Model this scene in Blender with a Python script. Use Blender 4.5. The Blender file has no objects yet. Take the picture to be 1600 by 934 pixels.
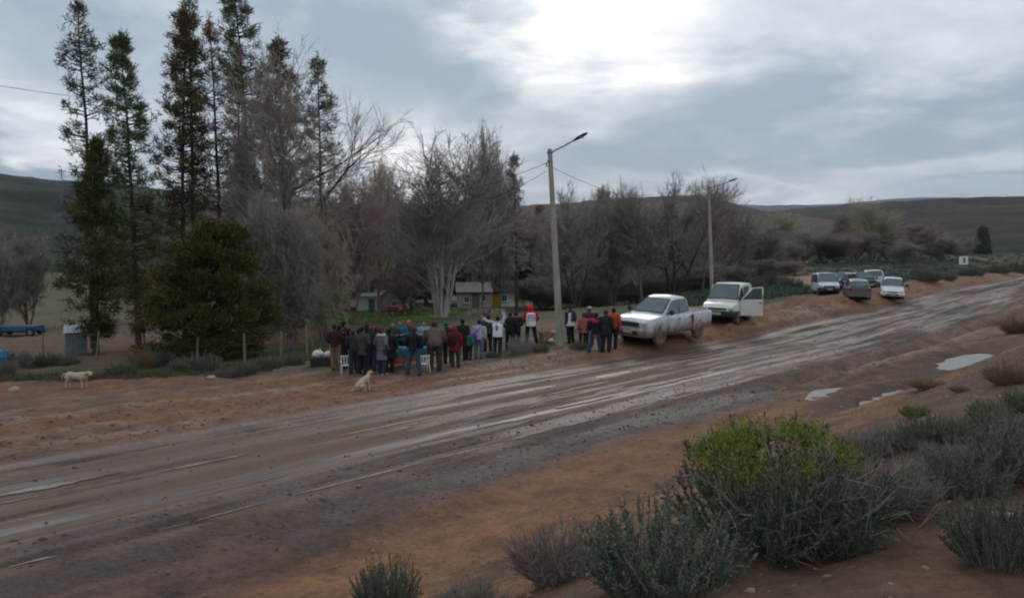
import bpy, bmesh, math, random
import numpy as np
from mathutils import Vector, Matrix

scene = bpy.context.scene
C = scene.collection
R = math.radians

# ------------------------------------------------------------------ camera
CAMZ = 4.3
FPX, CX, CY = 1250.0, 800.0, 467.0
PITCH = math.atan(67 / 1250)
cam_d = bpy.data.cameras.new('camera')
cam_d.sensor_width = 36.0
cam_d.lens = 36.0 * FPX / 1600.0
cam_d.clip_start = 0.05
cam_d.clip_end = 40000
cam = bpy.data.objects.new('camera', cam_d)
cam.location = (0, 0, CAMZ)
cam.rotation_euler = (R(90) - PITCH, 0, 0)
C.objects.link(cam)
scene.camera = cam

# ------------------------------------------------------------------ view / render
vs = scene.view_settings
vs.view_transform = 'Standard'
vs.look = 'None'
vs.exposure = 0.36
vs.gamma = 1.0
vs.use_curve_mapping = False
scene.cycles.use_denoising = True
scene.cycles.max_bounces = 6
scene.cycles.transparent_max_bounces = 12
scene.cycles.volume_bounces = 0
scene.cycles.filter_width = 2.0

# ------------------------------------------------------------------ sun (behind the bright gap in the cloud)
SUN_AZ, SUN_EL = 5.0, 30.0
sun_d = bpy.data.lights.new('sun', 'SUN')
sun_d.energy = 0.6
sun_d.angle = R(20)
sun_d.color = (1.0, 0.95, 0.88)
sun = bpy.data.objects.new('sun', sun_d)
sd = Vector((math.sin(R(SUN_AZ)) * math.cos(R(SUN_EL)), math.cos(R(SUN_AZ)) * math.cos(R(SUN_EL)), math.sin(R(SUN_EL))))
sun.rotation_euler = (-sd).to_track_quat('-Z', 'Y').to_euler()
C.objects.link(sun)

# ------------------------------------------------------------------ world: Nishita sky under broken cloud
world = bpy.data.worlds.new('World')
scene.world = world
world.use_nodes = True
wn, wl = world.node_tree.nodes, world.node_tree.links
wn.clear()


class NT:
    """tiny node helper"""
    def __init__(s, tree):
        s.n, s.l = tree.nodes, tree.links

    def __call__(s, kind, ins=None, **kw):
        n = s.n.new(kind)
        for k, v in kw.items():
            setattr(n, k, v)
        for k, v in (ins or {}).items():
            if hasattr(v, 'is_output') or isinstance(v, bpy.types.NodeSocket):
                s.l.new(v, n.inputs[k])
            else:
                n.inputs[k].default_value = v
        return n

    def math(s, op, a, b=0.0, c=None, clamp=False):
        n = s.n.new('ShaderNodeMath')
        n.operation = op
        n.use_clamp = clamp
        for i, v in enumerate((a, b) if c is None else (a, b, c)):
            if isinstance(v, bpy.types.NodeSocket):
                s.l.new(v, n.inputs[i])
            else:
                n.inputs[i].default_value = v
        return n.outputs[0]

    def ramp(s, fac, stops, interp='EASE'):
        n = s.n.new('ShaderNodeValToRGB')
        n.color_ramp.interpolation = interp
        e = n.color_ramp.elements
        while len(e) < len(stops):
            e.new(0.5)
        for i, (p, c) in enumerate(stops):
            e[i].position = p
            e[i].color = (*c, 1) if len(c) == 3 else c
        s.l.new(fac, n.inputs[0])
        return n.outputs[0]

    def mix(s, f, a, b, mode='MIX'):
        n = s.n.new('ShaderNodeMix')
        n.data_type = 'RGBA'
        n.blend_type = mode
        for k, v in ((0, f), (6, a), (7, b)):
            if isinstance(v, bpy.types.NodeSocket):
                s.l.new(v, n.inputs[k])
            elif k == 0:
                n.inputs[k].default_value = v
            else:
                n.inputs[k].default_value = (*v, 1)
        return n.outputs[2]

    def noise(s, vec, scale, detail=4, rough=0.55, dist=0.0):
        n = s('ShaderNodeTexNoise', {'Scale': scale, 'Detail': detail, 'Roughness': rough, 'Distortion': dist})
        if vec is not None:
            s.l.new(vec, n.inputs['Vector'])
        return n.outputs[0]


w = NT(world.node_tree)
tc = w('ShaderNodeTexCoord')
nrm = w('ShaderNodeVectorMath', {0: tc.outputs['Generated']}, operation='NORMALIZE')
sep = w('ShaderNodeSeparateXYZ', {0: nrm.outputs[0]})
dx, dy, dz = sep.outputs
zc = w.math('MAXIMUM', dz, 0.0)
den = w.math('ADD', zc, 0.26)
uv = w('ShaderNodeCombineXYZ', {0: w.math('DIVIDE', dx, den), 1: w.math('DIVIDE', dy, den), 2: 0.0})
n1 = w.noise(uv.outputs[0], 1.35, 6, 0.55, 0.5)
n2 = w.noise(uv.outputs[0], 3.8, 5, 0.55, 0.3)
az = w.math('ARCTAN2', dx, dy)
el = w.math('ARCSINE', dz)
wob = w.math('MULTIPLY', w.math('SUBTRACT', n2, 0.5), 0.30)
azw = w.math('ADD', az, wob)
elw = w.math('ADD', el, w.math('MULTIPLY', w.math('SUBTRACT', n1, 0.5), 0.26))
V = w.math('ADD', w.math('MULTIPLY', w.math('SUBTRACT', n1, 0.5), 0.95), 0.60)
V = w.math('ADD', V, w.math('MULTIPLY', w.math('SUBTRACT', n2, 0.5), 0.42))
V = w.math('ADD', V, w.math('MULTIPLY', w.math('SUBTRACT', w.noise(uv.outputs[0], 11.0, 4, 0.6, 0.2), 0.5), 0.18))


def sky_blob(px, py, sx, sy, amp):
    """a lighter or darker bank of cloud; centre and size in degrees via the photo's bearings"""
    global V
    a0 = math.atan((px - CX) / FPX)
    e0 = math.atan((400 - py) / FPX * math.cos(a0))
    p = w.math('DIVIDE', w.math('SUBTRACT', azw, a0), sx / FPX)
    q = w.math('DIVIDE', w.math('SUBTRACT', elw, e0), sy / FPX)
    d = w.math('ADD', w.math('MULTIPLY', p, p), w.math('MULTIPLY', q, q))
    g = w.math('POWER', 2.71828, w.math('MULTIPLY', d, -1.0))
    V = w.math('ADD', V, w.math('MULTIPLY', g, amp))


for b in ((935, 5, 120, 66, .46), (940, 55, 190, 72, .26), (1130, 85, 200, 50, .08), (640, 265, 150, 55, .34),
          (60, 222, 55, 18, .42), (40, 258, 120, 34, -.60), (60, 165, 150, 32, .26), (150, 60, 230, 70, -.10),
          (700, 120, 150, 70, -.16), (560, 60, 150, 70, -.06), (1330, 90, 260, 60, .12), (1380, 190, 260, 30, -.18),
          (1000, 255, 220, 26, -.26), (1430, 240, 170, 20, .18), (1120, 292, 260, 14, .18), (1540, 285, 130, 13, -.2),
          (930, 200, 60, 30, .15), (420, 50, 380, 110, -.15), (1450, 165, 330, 60, -.20), (1350, 90, 350, 110, -.08), (680, 250, 120, 50, .14)):
    sky_blob(*b)
cloud = w.ramp(V, [(0.0, (.15, .24, .36)), (0.28, (.275, .355, .455)), (0.52, (.46, .535, .615)),
                   (0.74, (.74, .785, .835)), (0.9, (1.0, 1.02, 1.05)), (1.0, (1.3, 1.31, 1.33))], 'LINEAR')
cloud10 = w('ShaderNodeVectorMath', {0: cloud, 1: (9.6, 9.5, 9.35)}, operation='MULTIPLY')
sky = w('ShaderNodeTexSky', sky_type='NISHITA')
sky.sun_disc = False
sky.sun_elevation = R(SUN_EL)
sky.sun_rotation = R(SUN_AZ)
cover = w.ramp(V, [(0.0, (.75, .75, .75)), (0.35, (.96, .96, .96))], 'LINEAR')
final = w.mix(cover, sky.outputs[0], cloud10.outputs[0])
bg = w('ShaderNodeBackground', {'Color': final, 'Strength': 0.10})
wo = w('ShaderNodeOutputWorld', {'Surface': bg.outputs[0]})
world.cycles.sampling_method = 'MANUAL'
world.cycles.sample_map_resolution = 512

# ------------------------------------------------------------------ photo bearings -> places
FWD = np.array([0, math.cos(PITCH), -math.sin(PITCH)])
UPV = np.array([0, math.sin(PITCH), math.cos(PITCH)])


def ray(px, py):
    return np.array([(px - CX) / FPX, 0, 0]) + FWD + UPV * ((CY - py) / FPX)


PHI = R(42)
SN, CS = math.sin(PHI), math.cos(PHI)


def to_st(X, Y):
    return X * SN + Y * CS, -X * CS + Y * SN


def from_st(s, t):
    return s * SN - t * CS, s * CS + t * SN


HAZE = 7e-5

# ------------------------------------------------------------------ numpy noise
def vnoise(x, y, seed=0):
    x = np.asarray(x, float)
    y = np.asarray(y, float)
    xi, yi = np.floor(x).astype(np.int64), np.floor(y).astype(np.int64)
    fx, fy = x - xi, y - yi
    fx, fy = fx * fx * (3 - 2 * fx), fy * fy * (3 - 2 * fy)

    def hsh(a, b):
        n = (a * 374761393 + b * 668265263 + seed * 974711) & 0xffffffff
        n = ((n ^ (n >> 13)) * 1274126177) & 0xffffffff
        n = ((n ^ (n >> 15)) * 2246822519) & 0xffffffff
        return ((n ^ (n >> 16)) & 0xffff) / 65535.0
    a, b, c, d = hsh(xi, yi), hsh(xi + 1, yi), hsh(xi, yi + 1), hsh(xi + 1, yi + 1)
    return (a * (1 - fx) + b * fx) * (1 - fy) + (c * (1 - fx) + d * fx) * fy


def fbm(x, y, seed=0, octs=4, gain=0.5):
    v, a, tot = 0, 1.0, 0.0
    for i in range(octs):
        v = v + a * vnoise(x * 2 ** i + 17.3 * i, y * 2 ** i - 9.1 * i, seed + i)
        tot += a
        a *= gain
    return v / tot


def sstep(a, b, x):
    k = np.clip((x - a) / (b - a), 0, 1)
    return k * k * (3 - 2 * k)


# ------------------------------------------------------------------ terrain height
ROAD_A, ROAD_B = 12.0, 18.9


def road_z(s):
    return np.interp(s, [-300, 40, 60, 75, 100, 130, 160, 300, 800], [0, 0, .38, .95, 1.5, 1.9, 2.3, 3.3, 7])


def plain_z(X, Y):
    r = np.hypot(X, Y)
    lft = np.interp(r, [0, 45, 62, 110, 200, 400, 800, 1500, 9000], [-.9, -.95, -1.15, -2.6, -3.2, -2, 4, 12, 60])
    rgt = np.interp(r, [0, 60, 85, 110, 150, 200, 400, 800, 1500, 9000], [.3, .5, 1.0, 1.9, 2.7, 3.3, 5.4, 9, 14, 60])
    a = np.where(Y > 1, X / np.maximum(Y, 1), np.sign(X) * 9)
    k = sstep(.10, .40, a)
    return lft * (1 - k) + rgt * k


def mud(s, t):
    """mud lying on the asphalt (m above it); streaks run with the traffic"""
    n = fbm(s / 5.0, t / .42, 31, 4)
    n2 = fbm(s / 1.1, t / .35, 57, 3) * .6 + fbm(s / 9, t / .13, 59, 3) * .5 - .05
    band = .55 * np.exp(-((t - 13.05 - .25 * (vnoise(s / 9, t * 0, 3) - .5)) / .55) ** 2) \
        + .30 * np.exp(-((t - 15.9) / .35) ** 2) + .35 * np.exp(-((t - 18.2) / .5) ** 2) + .12 * np.exp(-((t - 14.5) / .3) ** 2)
    edge = .8 * (1 - sstep(0, .35, t - ROAD_A)) + .9 * (1 - sstep(0, .9, ROAD_B - t))
    wander = .18 * (vnoise(s / 11, s * 0, 5) - .5)
    trk = sum(a * np.exp(-((t - c - wander) / wd) ** 2) for c, wd, a in ((14.05, .38, 1.0), (15.35, .25, .6), (16.75, .40, .9), (17.75, .25, .6)))
    amt = band + edge + (n - .5) * 1.6 + (n2 - .5) * .9 + .75 * sstep(26, 60, s) + .20 - .55 * trk
    return np.clip(amt, -.4, 1.2) * (.055 + .06 * sstep(22, 45, s))


def ground_z(X, Y):
    X = np.asarray(X, float)
    Y = np.asarray(Y, float)
    s, t = to_st(X, Y)
    zr = road_z(s)
    near = np.interp(t, [-600, -60, -5, 1.2, 2.6, 4.5, 7.6, 8.8, 10], [14, 4.5, 2.95, 2.72, 2.45, 1.55, .22, .03, -.02])
    lf = np.interp(t, [19, 22, 26, 30, 36, 45, 60], [.02, .04, 0, -.22, -.6, -.95, -1.1])
    amp = np.interp(s, [24, 28, 33, 39, 48, 60, 75, 90, 124, 200], [0, .36, .62, .86, 1.02, 1.02, .92, .90, .72, .3])
    rf = amp * np.where(s < 50, np.interp(t, [17.6, 19.0, 20.3, 23, 25, 29, 35, 60], [0, .45, .9, 1, .95, .55, .3, 0]), np.interp(t, [18.2, 19.2, 20.6, 21.6, 23.5, 26, 30, 60], [0, .45, .95, 1, .72, .5, .3, 0])) + zr * np.interp(t, [19, 22, 26, 60], [1, .95, .55, .4])
    kw = sstep(23, 31, s)
    far = lf * (1 - kw) + rf * kw
    q = sstep(30, 58, t)
    far = far * (1 - q) + plain_z(X, Y) * q
    z = np.where(t < 10, near + zr, np.where(t > 18.5, far, zr))
    k = sstep(17.6, 19.6, t)
    z = np.where((t >= 10) & (t <= 19.6), zr * (1 - k) + far * k, z)
    # relief
    r = np.hypot(X, Y)
    off = 1 - sstep(10.5, 12.3, t) * (1 - sstep(18.6, 19.8, t))
    z = z + off * ((fbm(X / 7, Y / 7, 5, 3) - .5) * np.clip(.10 + r / 500, 0, .8) * 2)
    clod = (fbm(X / .55, Y / .55, 9, 3) - .5) * .16 * (.4 + fbm(X / 4, Y / 4, 11, 2))
    z = z + off * clod * (1 - sstep(60, 140, r))
    churn = sstep(33, 40, s) * (1 - sstep(66, 80, s)) * sstep(18.6, 19.6, t) * (1 - sstep(23, 26, t))
    z = z + churn * (fbm(X / 1.3, Y / 1.3, 45, 3) - .5) * .75
    rut = (fbm(s / 4.5, t / .6, 41, 3) - .5)
    shoulder = sstep(8.6, 10, t) * (1 - sstep(24, 29, t)) * off
    z = z + shoulder * rut * (.20 * (.35 + .65 * sstep(16, 20, t)) + .34 * sstep(20, 28, s) * (1 - sstep(11, 12, t)))
    # ditch rut on the right of the near shoulder, where the wheel track cuts in
    z = z - .30 * np.exp(-((t - 11.2 + .015 * (s - 30)) / .38) ** 2) * sstep(22, 30, s) * (1 - sstep(70, 90, s))
    inr = sstep(11.6, 12.2, t) * (1 - sstep(18.7, 19.3, t))
    z = z * (1 - inr) + (zr - .022 + mud(s, t)) * inr
    # two shallow hollows that hold water
    for (ps, pt, ls, lt, dp) in PUDDLES:
        g = np.exp(-((s - ps) / ls) ** 2 - ((t - pt) / lt) ** 2)
        z = z * (1 - np.clip(g * 1.4, 0, 1)) + np.clip(g * 1.4, 0, 1) * (road_z(ps) + .05 - dp * g + clod * .55)
    return z


PUDDLES = [(37.2, 8.0, 5.2, 1.15, .20), (25.8, 7.7, 3.4, .95, .16)]


def on(px, py):
    """the place on the ground seen at a photo position (marched from the eye)"""
    d = ray(px, py)
    k = np.concatenate([np.arange(2, 120, .05), np.arange(120, 900, .5)])
    X, Y, Z = d[0] * k, d[1] * k, CAMZ + d[2] * k
    hit = np.nonzero(Z <= ground_z(X, Y))[0]
    i = hit[0] if len(hit) else len(k) - 1
    return Vector((X[i], Y[i], float(ground_z(X[i], Y[i]))))


def at(px, Y):
    """ground point on the bearing of px at depth Y"""
    X = (px - CX) / FPX * Y
    return Vector((X, Y, float(ground_z(X, Y))))


def z_at(py, Y):
    d = ray(CX, py)
    return CAMZ + d[2] / d[1] * Y


# ------------------------------------------------------------------ mesh helpers
class MB:
    """collects shapes; build() links them as one mesh object"""
    def __init__(s):
        s.v, s.f, s.m = [], [], []

    def add(s, vs_, fs_, m=0):
        b = len(s.v)
        s.v += [tuple(p) for p in vs_]
        s.f += [tuple(i + b for i in f) for f in fs_]
        s.m += [m] * len(fs_)
        return s

    def box(s, c, d, rz=0.0, m=0, taper=1.0):
        x, y, z = d[0] / 2, d[1] / 2, d[2] / 2
        P = []
        for k, tp in ((-1, 1.0), (1, taper)):
            for a, b in ((-1, -1), (1, -1), (1, 1), (-1, 1)):
                p = Vector((a * x * tp, b * y * tp, k * z))
                p.rotate(Matrix.Rotation(rz, 3, 'Z'))
                P.append(p + Vector(c))
        return s.add(P, [(3, 2, 1, 0), (4, 5, 6, 7), (0, 1, 5, 4), (1, 2, 6, 5), (2, 3, 7, 6), (3, 0, 4, 7)], m)

    def tube(s, path, rad, n=8, m=0, xaxis=None, cap=True):
        path = [Vector(p) for p in path]
        rad = [r if isinstance(r, (tuple, list)) else (r, r) for r in (rad if isinstance(rad, (list, tuple)) else [rad] * len(path))]
        P, F = [], []
        k = len(path)
        for i, p in enumerate(path):
            tg = (path[min(i + 1, k - 1)] - path[max(i - 1, 0)]).normalized()
            ref = Vector(xaxis) if xaxis else (Vector((1, 0, 0)) if abs(tg.x) < .9 else Vector((0, 1, 0)))
            ax = (ref - tg * ref.dot(tg)).normalized()
            ay = tg.cross(ax)
            for j in range(n):
                a = 2 * math.pi * j / n
                P.append(p + ax * math.cos(a) * rad[i][0] + ay * math.sin(a) * rad[i][1])
        for i in range(k - 1):
            for j in range(n):
                F.append((i * n + j, i * n + (j + 1) % n, (i + 1) * n + (j + 1) % n, (i + 1) * n + j))
        if cap:
            F.append(tuple(range(n - 1, -1, -1)))
            F.append(tuple((k - 1) * n + j for j in range(n)))
        return s.add(P, F, m)

    def ell(s, c, r, nu=10, nv=7, rot=None, m=0):
        P, F = [], []
        c = Vector(c)
        for i in range(nv + 1):
            th = math.pi * i / nv
            for j in range(nu):
                a = 2 * math.pi * j / nu
                p = Vector((r[0] * math.sin(th) * math.cos(a), r[1] * math.sin(th) * math.sin(a), r[2] * math.cos(th)))
                if rot:
                    p.rotate(rot)
                P.append(p + c)
        for i in range(nv):
            for j in range(nu):
                F.append((i * nu + j, (i + 1) * nu + j, (i + 1) * nu + (j + 1) % nu, i * nu + (j + 1) % nu))
        return s.add(P, F, m)

    def quad(s, *p, m=0):
        return s.add(p, [tuple(range(len(p)))], m)

    def mesh(s, name, mats, smooth=False, sharp=None):
        me = bpy.data.meshes.new(name)
        me.from_pydata(s.v, [], s.f)
        for mt in (mats if isinstance(mats, (list, tuple)) else [mats]):
            me.materials.append(mt)
        if any(s.m):
            me.polygons.foreach_set('material_index', s.m)
        if smooth:
            me.polygons.foreach_set('use_smooth', [True] * len(me.polygons))
            if sharp:
                me.set_sharp_from_angle(angle=R(sharp))
        me.update()
        return me

    def build(s, name, mats, parent=None, smooth=False, sharp=None, loc=None):
        return link(name, s.mesh(name, mats, smooth, sharp), parent, loc)


def link(name, me, parent=None, loc=None, rz=0.0, scale=None):
    o = bpy.data.objects.new(name, me)
    C.objects.link(o)
    o.parent = parent
    if loc is not None:
        o.location = loc
    if rz:
        o.rotation_euler = (0, 0, rz)
    if scale is not None:
        o.scale = scale
    return o


def tag(o, label=None, cat=None, group=None, kind=None):
    for k, v in (('label', label), ('category', cat), ('group', group), ('kind', kind)):
        if v:
            o[k] = v
    return o


def empty(name, loc, rz=0.0, label=None, cat=None, group=None, scale=None):
    o = link(name, None, None, loc, rz, scale)
    o.empty_display_size = .2
    return tag(o, label, cat, group)


def copy_tree(o, parent=None):
    c = o.copy()
    C.objects.link(c)
    c.parent = parent
    for ch in o.children:
        copy_tree(ch, c)
    return c


def fast_mesh(name, V_, T_, mat, smooth=False):
    """triangles from numpy arrays"""
    V_ = np.asarray(V_, np.float32).reshape(-1, 3)
    T_ = np.asarray(T_, np.int32).reshape(-1, 3)
    me = bpy.data.meshes.new(name)
    me.vertices.add(len(V_))
    me.vertices.foreach_set('co', V_.ravel())
    me.loops.add(T_.size)
    me.loops.foreach_set('vertex_index', T_.ravel())
    me.polygons.add(len(T_))
    me.polygons.foreach_set('loop_start', np.arange(0, T_.size, 3, dtype=np.int32))
    if smooth:
        me.polygons.foreach_set('use_smooth', np.ones(len(T_), bool))
    me.materials.append(mat)
    me.update(calc_edges=True)
    me.validate()
    return me


def grid_mesh(name, X, Y, Z, mat):
    ny, nx = X.shape
    V_ = np.stack([X, Y, Z], -1).reshape(-1, 3).astype(np.float32)
    i = np.arange(ny * nx).reshape(ny, nx)
    Q = np.stack([i[:-1, :-1], i[:-1, 1:], i[1:, 1:], i[1:, :-1]], -1).reshape(-1, 4).astype(np.int32)
    me = bpy.data.meshes.new(name)
    me.vertices.add(len(V_))
    me.vertices.foreach_set('co', V_.ravel())
    me.loops.add(Q.size)
    me.loops.foreach_set('vertex_index', Q.ravel())
    me.polygons.add(len(Q))
    me.polygons.foreach_set('loop_start', np.arange(0, Q.size, 4, dtype=np.int32))
    me.polygons.foreach_set('use_smooth', np.ones(len(Q), bool))
    me.materials.append(mat)
    me.update(calc_edges=True)
    return me


def set_attr(me, name, kind, arr):
    a = me.attributes.new(name, kind, 'POINT')
    if kind == 'FLOAT_COLOR':
        full = np.ones((len(arr), 4), np.float32)
        full[:, :3] = arr
        a.data.foreach_set('color', full.ravel())
    else:
        a.data.foreach_set('value', np.asarray(arr, np.float32).ravel())


def norm(a):
    return a / np.maximum(np.linalg.norm(a, axis=-1, keepdims=True), 1e-9)


def tri_tubes(P0, P1, r0, r1, n=3):
    """many thin tapered sticks at once -> (verts, tris)"""
    P0, P1 = np.asarray(P0, float), np.asarray(P1, float)
    N = len(P0)
    r0, r1 = np.broadcast_to(r0, N), np.broadcast_to(r1, N)
    d = norm(P1 - P0)
    ref = np.where(np.abs(d[:, 2:3]) < .9, np.array([[0, 0, 1.0]]), np.array([[1.0, 0, 0]]))
    a = norm(np.cross(d, ref))
    b = np.cross(d, a)
    ang = np.arange(n) * 2 * math.pi / n
    off = a[:, None] * np.cos(ang)[None, :, None] + b[:, None] * np.sin(ang)[None, :, None]
    Vv = np.concatenate([P0[:, None] + off * r0[:, None, None], P1[:, None] + off * r1[:, None, None]], 1)
    j = np.arange(n)
    k = (j + 1) % n
    T = np.concatenate([np.stack([j, k, k + n], -1), np.stack([j, k + n, j + n], -1)])
    return Vv.reshape(-1, 3), (T[None] + (np.arange(N) * 2 * n)[:, None, None]).reshape(-1, 3)


def blades(P, D, L, Wd, rng, diamond=False):
    """thin pointed leaves: base P, direction D, length L, width Wd"""
    N = len(P)
    D = norm(D)
    side = norm(np.cross(D, rng.normal(size=(N, 3))))
    L = np.broadcast_to(L, N)[:, None]
    Wd = np.broadcast_to(Wd, N)[:, None]
    if diamond:
        mid = P + D * L * .45
        Vv = np.stack([P, mid + side * Wd / 2, P + D * L, mid - side * Wd / 2], 1)
        T = np.array([[0, 1, 2], [0, 2, 3]])
        k = 4
    else:
        Vv = np.stack([P - side * Wd / 2, P + side * Wd / 2, P + D * L], 1)
        T = np.array([[0, 1, 2]])
        k = 3
    return Vv.reshape(-1, 3), (T[None] + (np.arange(N) * k)[:, None, None]).reshape(-1, 3)


def merge(*parts):
    V_, T_, b = [], [], 0
    for v, t in parts:
        V_.append(v)
        T_.append(t + b)
        b += len(v)
    return np.concatenate(V_), np.concatenate(T_)


# ------------------------------------------------------------------ materials
MATS = {}


def pmat(name, cols, scale=4.0, rough=.8, bump=.0, bscale=None, detail=4, metal=0.0, spec=.3, island=0.0, stretch=None, coat=0.0, rvar=0.0, trans=0.0):
    """noise-mottled principled material in object space"""
    if name in MATS:
        return MATS[name]
    m = bpy.data.materials.new(name)
    m.use_nodes = True
    m.node_tree.nodes.clear()
    t = NT(m.node_tree)
    co = t('ShaderNodeTexCoord').outputs['Object']
    if stretch:
        mp = t('ShaderNodeMapping', {'Vector': co, 'Scale': stretch})
        co = mp.outputs[0]
    nz = t.noise(co, scale, detail, .6)
    if island:
        geo = t('ShaderNodeNewGeometry')
        isl = geo.outputs['Random Per Island']
        nz = t.math('ADD', t.math('MULTIPLY', nz, 1 - island), t.math('MULTIPLY', isl, island))
    stops = [(.28 + .44 * i / max(1, len(cols) - 1), c) for i, c in enumerate(cols)]
    col = t.ramp(nz, stops, 'LINEAR') if len(cols) > 1 else None
    p = t('ShaderNodeBsdfPrincipled', {'Roughness': rough, 'Metallic': metal, 'Specular IOR Level': spec, 'Coat Weight': coat})
    if col is not None:
        t.l.new(col, p.inputs['Base Color'])
    else:
        p.inputs['Base Color'].default_value = (*cols[0], 1)
    if rvar:
        rv = t.math('ADD', rough - rvar / 2, t.math('MULTIPLY', t.noise(co, scale * 2.3, 3), rvar), clamp=True)
        t.l.new(rv, p.inputs['Roughness'])
    if bump:
        b = t('ShaderNodeBump', {'Strength': bump, 'Distance': .02, 'Height': t.noise(co, bscale or scale * 3, 5, .6)})
        t.l.new(b.outputs[0], p.inputs['Normal'])
    surf = p.outputs[0]
    if trans:
        tr = t('ShaderNodeBsdfTranslucent')
        if col is not None:
            t.l.new(col, tr.inputs[0])
        mx = t('ShaderNodeMixShader', {0: trans, 1: surf, 2: tr.outputs[0]})
        surf = mx.outputs[0]
    t('ShaderNodeOutputMaterial', {'Surface': surf})
    MATS[name] = m
    return m


def glass_mat(name, col=(.02, .03, .032), rough=.06):
    if name in MATS:
        return MATS[name]
    m = pmat(name, [col], rough=rough, spec=.6)
    return m

# ================================================================== THE SETTING
def graded(segs):
    out = [segs[0][0]]
    for a, b, st in segs:
        n = max(1, int(round((b - a) / st)))
        out += list(np.linspace(a, b, n + 1)[1:])
    return np.array(out)


def geo_out(a, b, st, g):
    """steps that grow from a to b"""
    out, x = [], a
    d = st if b > a else -st
    while (x < b) if b > a else (x > b):
        x += d
        d *= g
        out.append(x)
    return np.array(out)


def ground_material():
    m = bpy.data.materials.new('soil')
    m.use_nodes = True
    m.node_tree.nodes.clear()
    t = NT(m.node_tree)
    co = t('ShaderNodeTexCoord').outputs['Object']
    at_ = t('ShaderNodeAttribute', attribute_name='soil_colour')
    wt = t('ShaderNodeAttribute', attribute_name='wet')
    n_a = t.noise(co, 1.7, 6, .62)
    n_b = t.noise(co, 9.0, 5, .65)
    n_c = t.noise(co, 42.0, 3, .6)
    k = t.math('ADD', t.math('MULTIPLY', n_a, 1.0), t.math('MULTIPLY', n_b, .8))
    k = t.math('ADD', k, t.math('MULTIPLY', n_c, .5))
    k = t.math('ADD', t.math('MULTIPLY', t.math('SUBTRACT', k, 1.15), 1.5), 1.0)
    k = t.math('MINIMUM', t.math('MAXIMUM', k, .45), 1.6)
    sc = t('ShaderNodeVectorMath', {0: at_.outputs['Color'], 3: k}, operation='SCALE')
    rg = t.math('SUBTRACT', .92, t.math('MULTIPLY', wt.outputs['Fac'], t.math('ADD', .25, t.math('MULTIPLY', n_b, .6))), clamp=True)
    hb = t.math('ADD', t.math('MULTIPLY', n_b, 1.0), t.math('MULTIPLY', n_c, .35))
    b = t('ShaderNodeBump', {'Strength': 1.0, 'Distance': .07, 'Height': hb})
    p = t('ShaderNodeBsdfPrincipled', {'Base Color': sc.outputs[0], 'Roughness': rg, 'Specular IOR Level': t.math('ADD', .10, t.math('MULTIPLY', wt.outputs['Fac'], .35)), 'Normal': b.outputs[0]})
    t('ShaderNodeOutputMaterial', {'Surface': p.outputs[0]})
    return m


M_SOIL = ground_material()
s_ax = np.concatenate([geo_out(-30, -7000, .6, 1.16)[::-1], graded([(-30, 0, .5), (0, 45, .22), (45, 110, .45)]), geo_out(110, 9000, .6, 1.10)])
t_ax = np.concatenate([geo_out(-2, -3000, .35, 1.25)[::-1], graded([(-2, 7, .16), (7, 24, .1), (24, 60, .35)]), geo_out(60, 9000, .5, 1.12)])
SG, TG = np.meshgrid(s_ax, t_ax)
XG, YG = from_st(SG, TG)
ZG = ground_z(XG, YG)
ground_me = grid_mesh('ground', XG, YG, ZG, M_SOIL)


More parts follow.
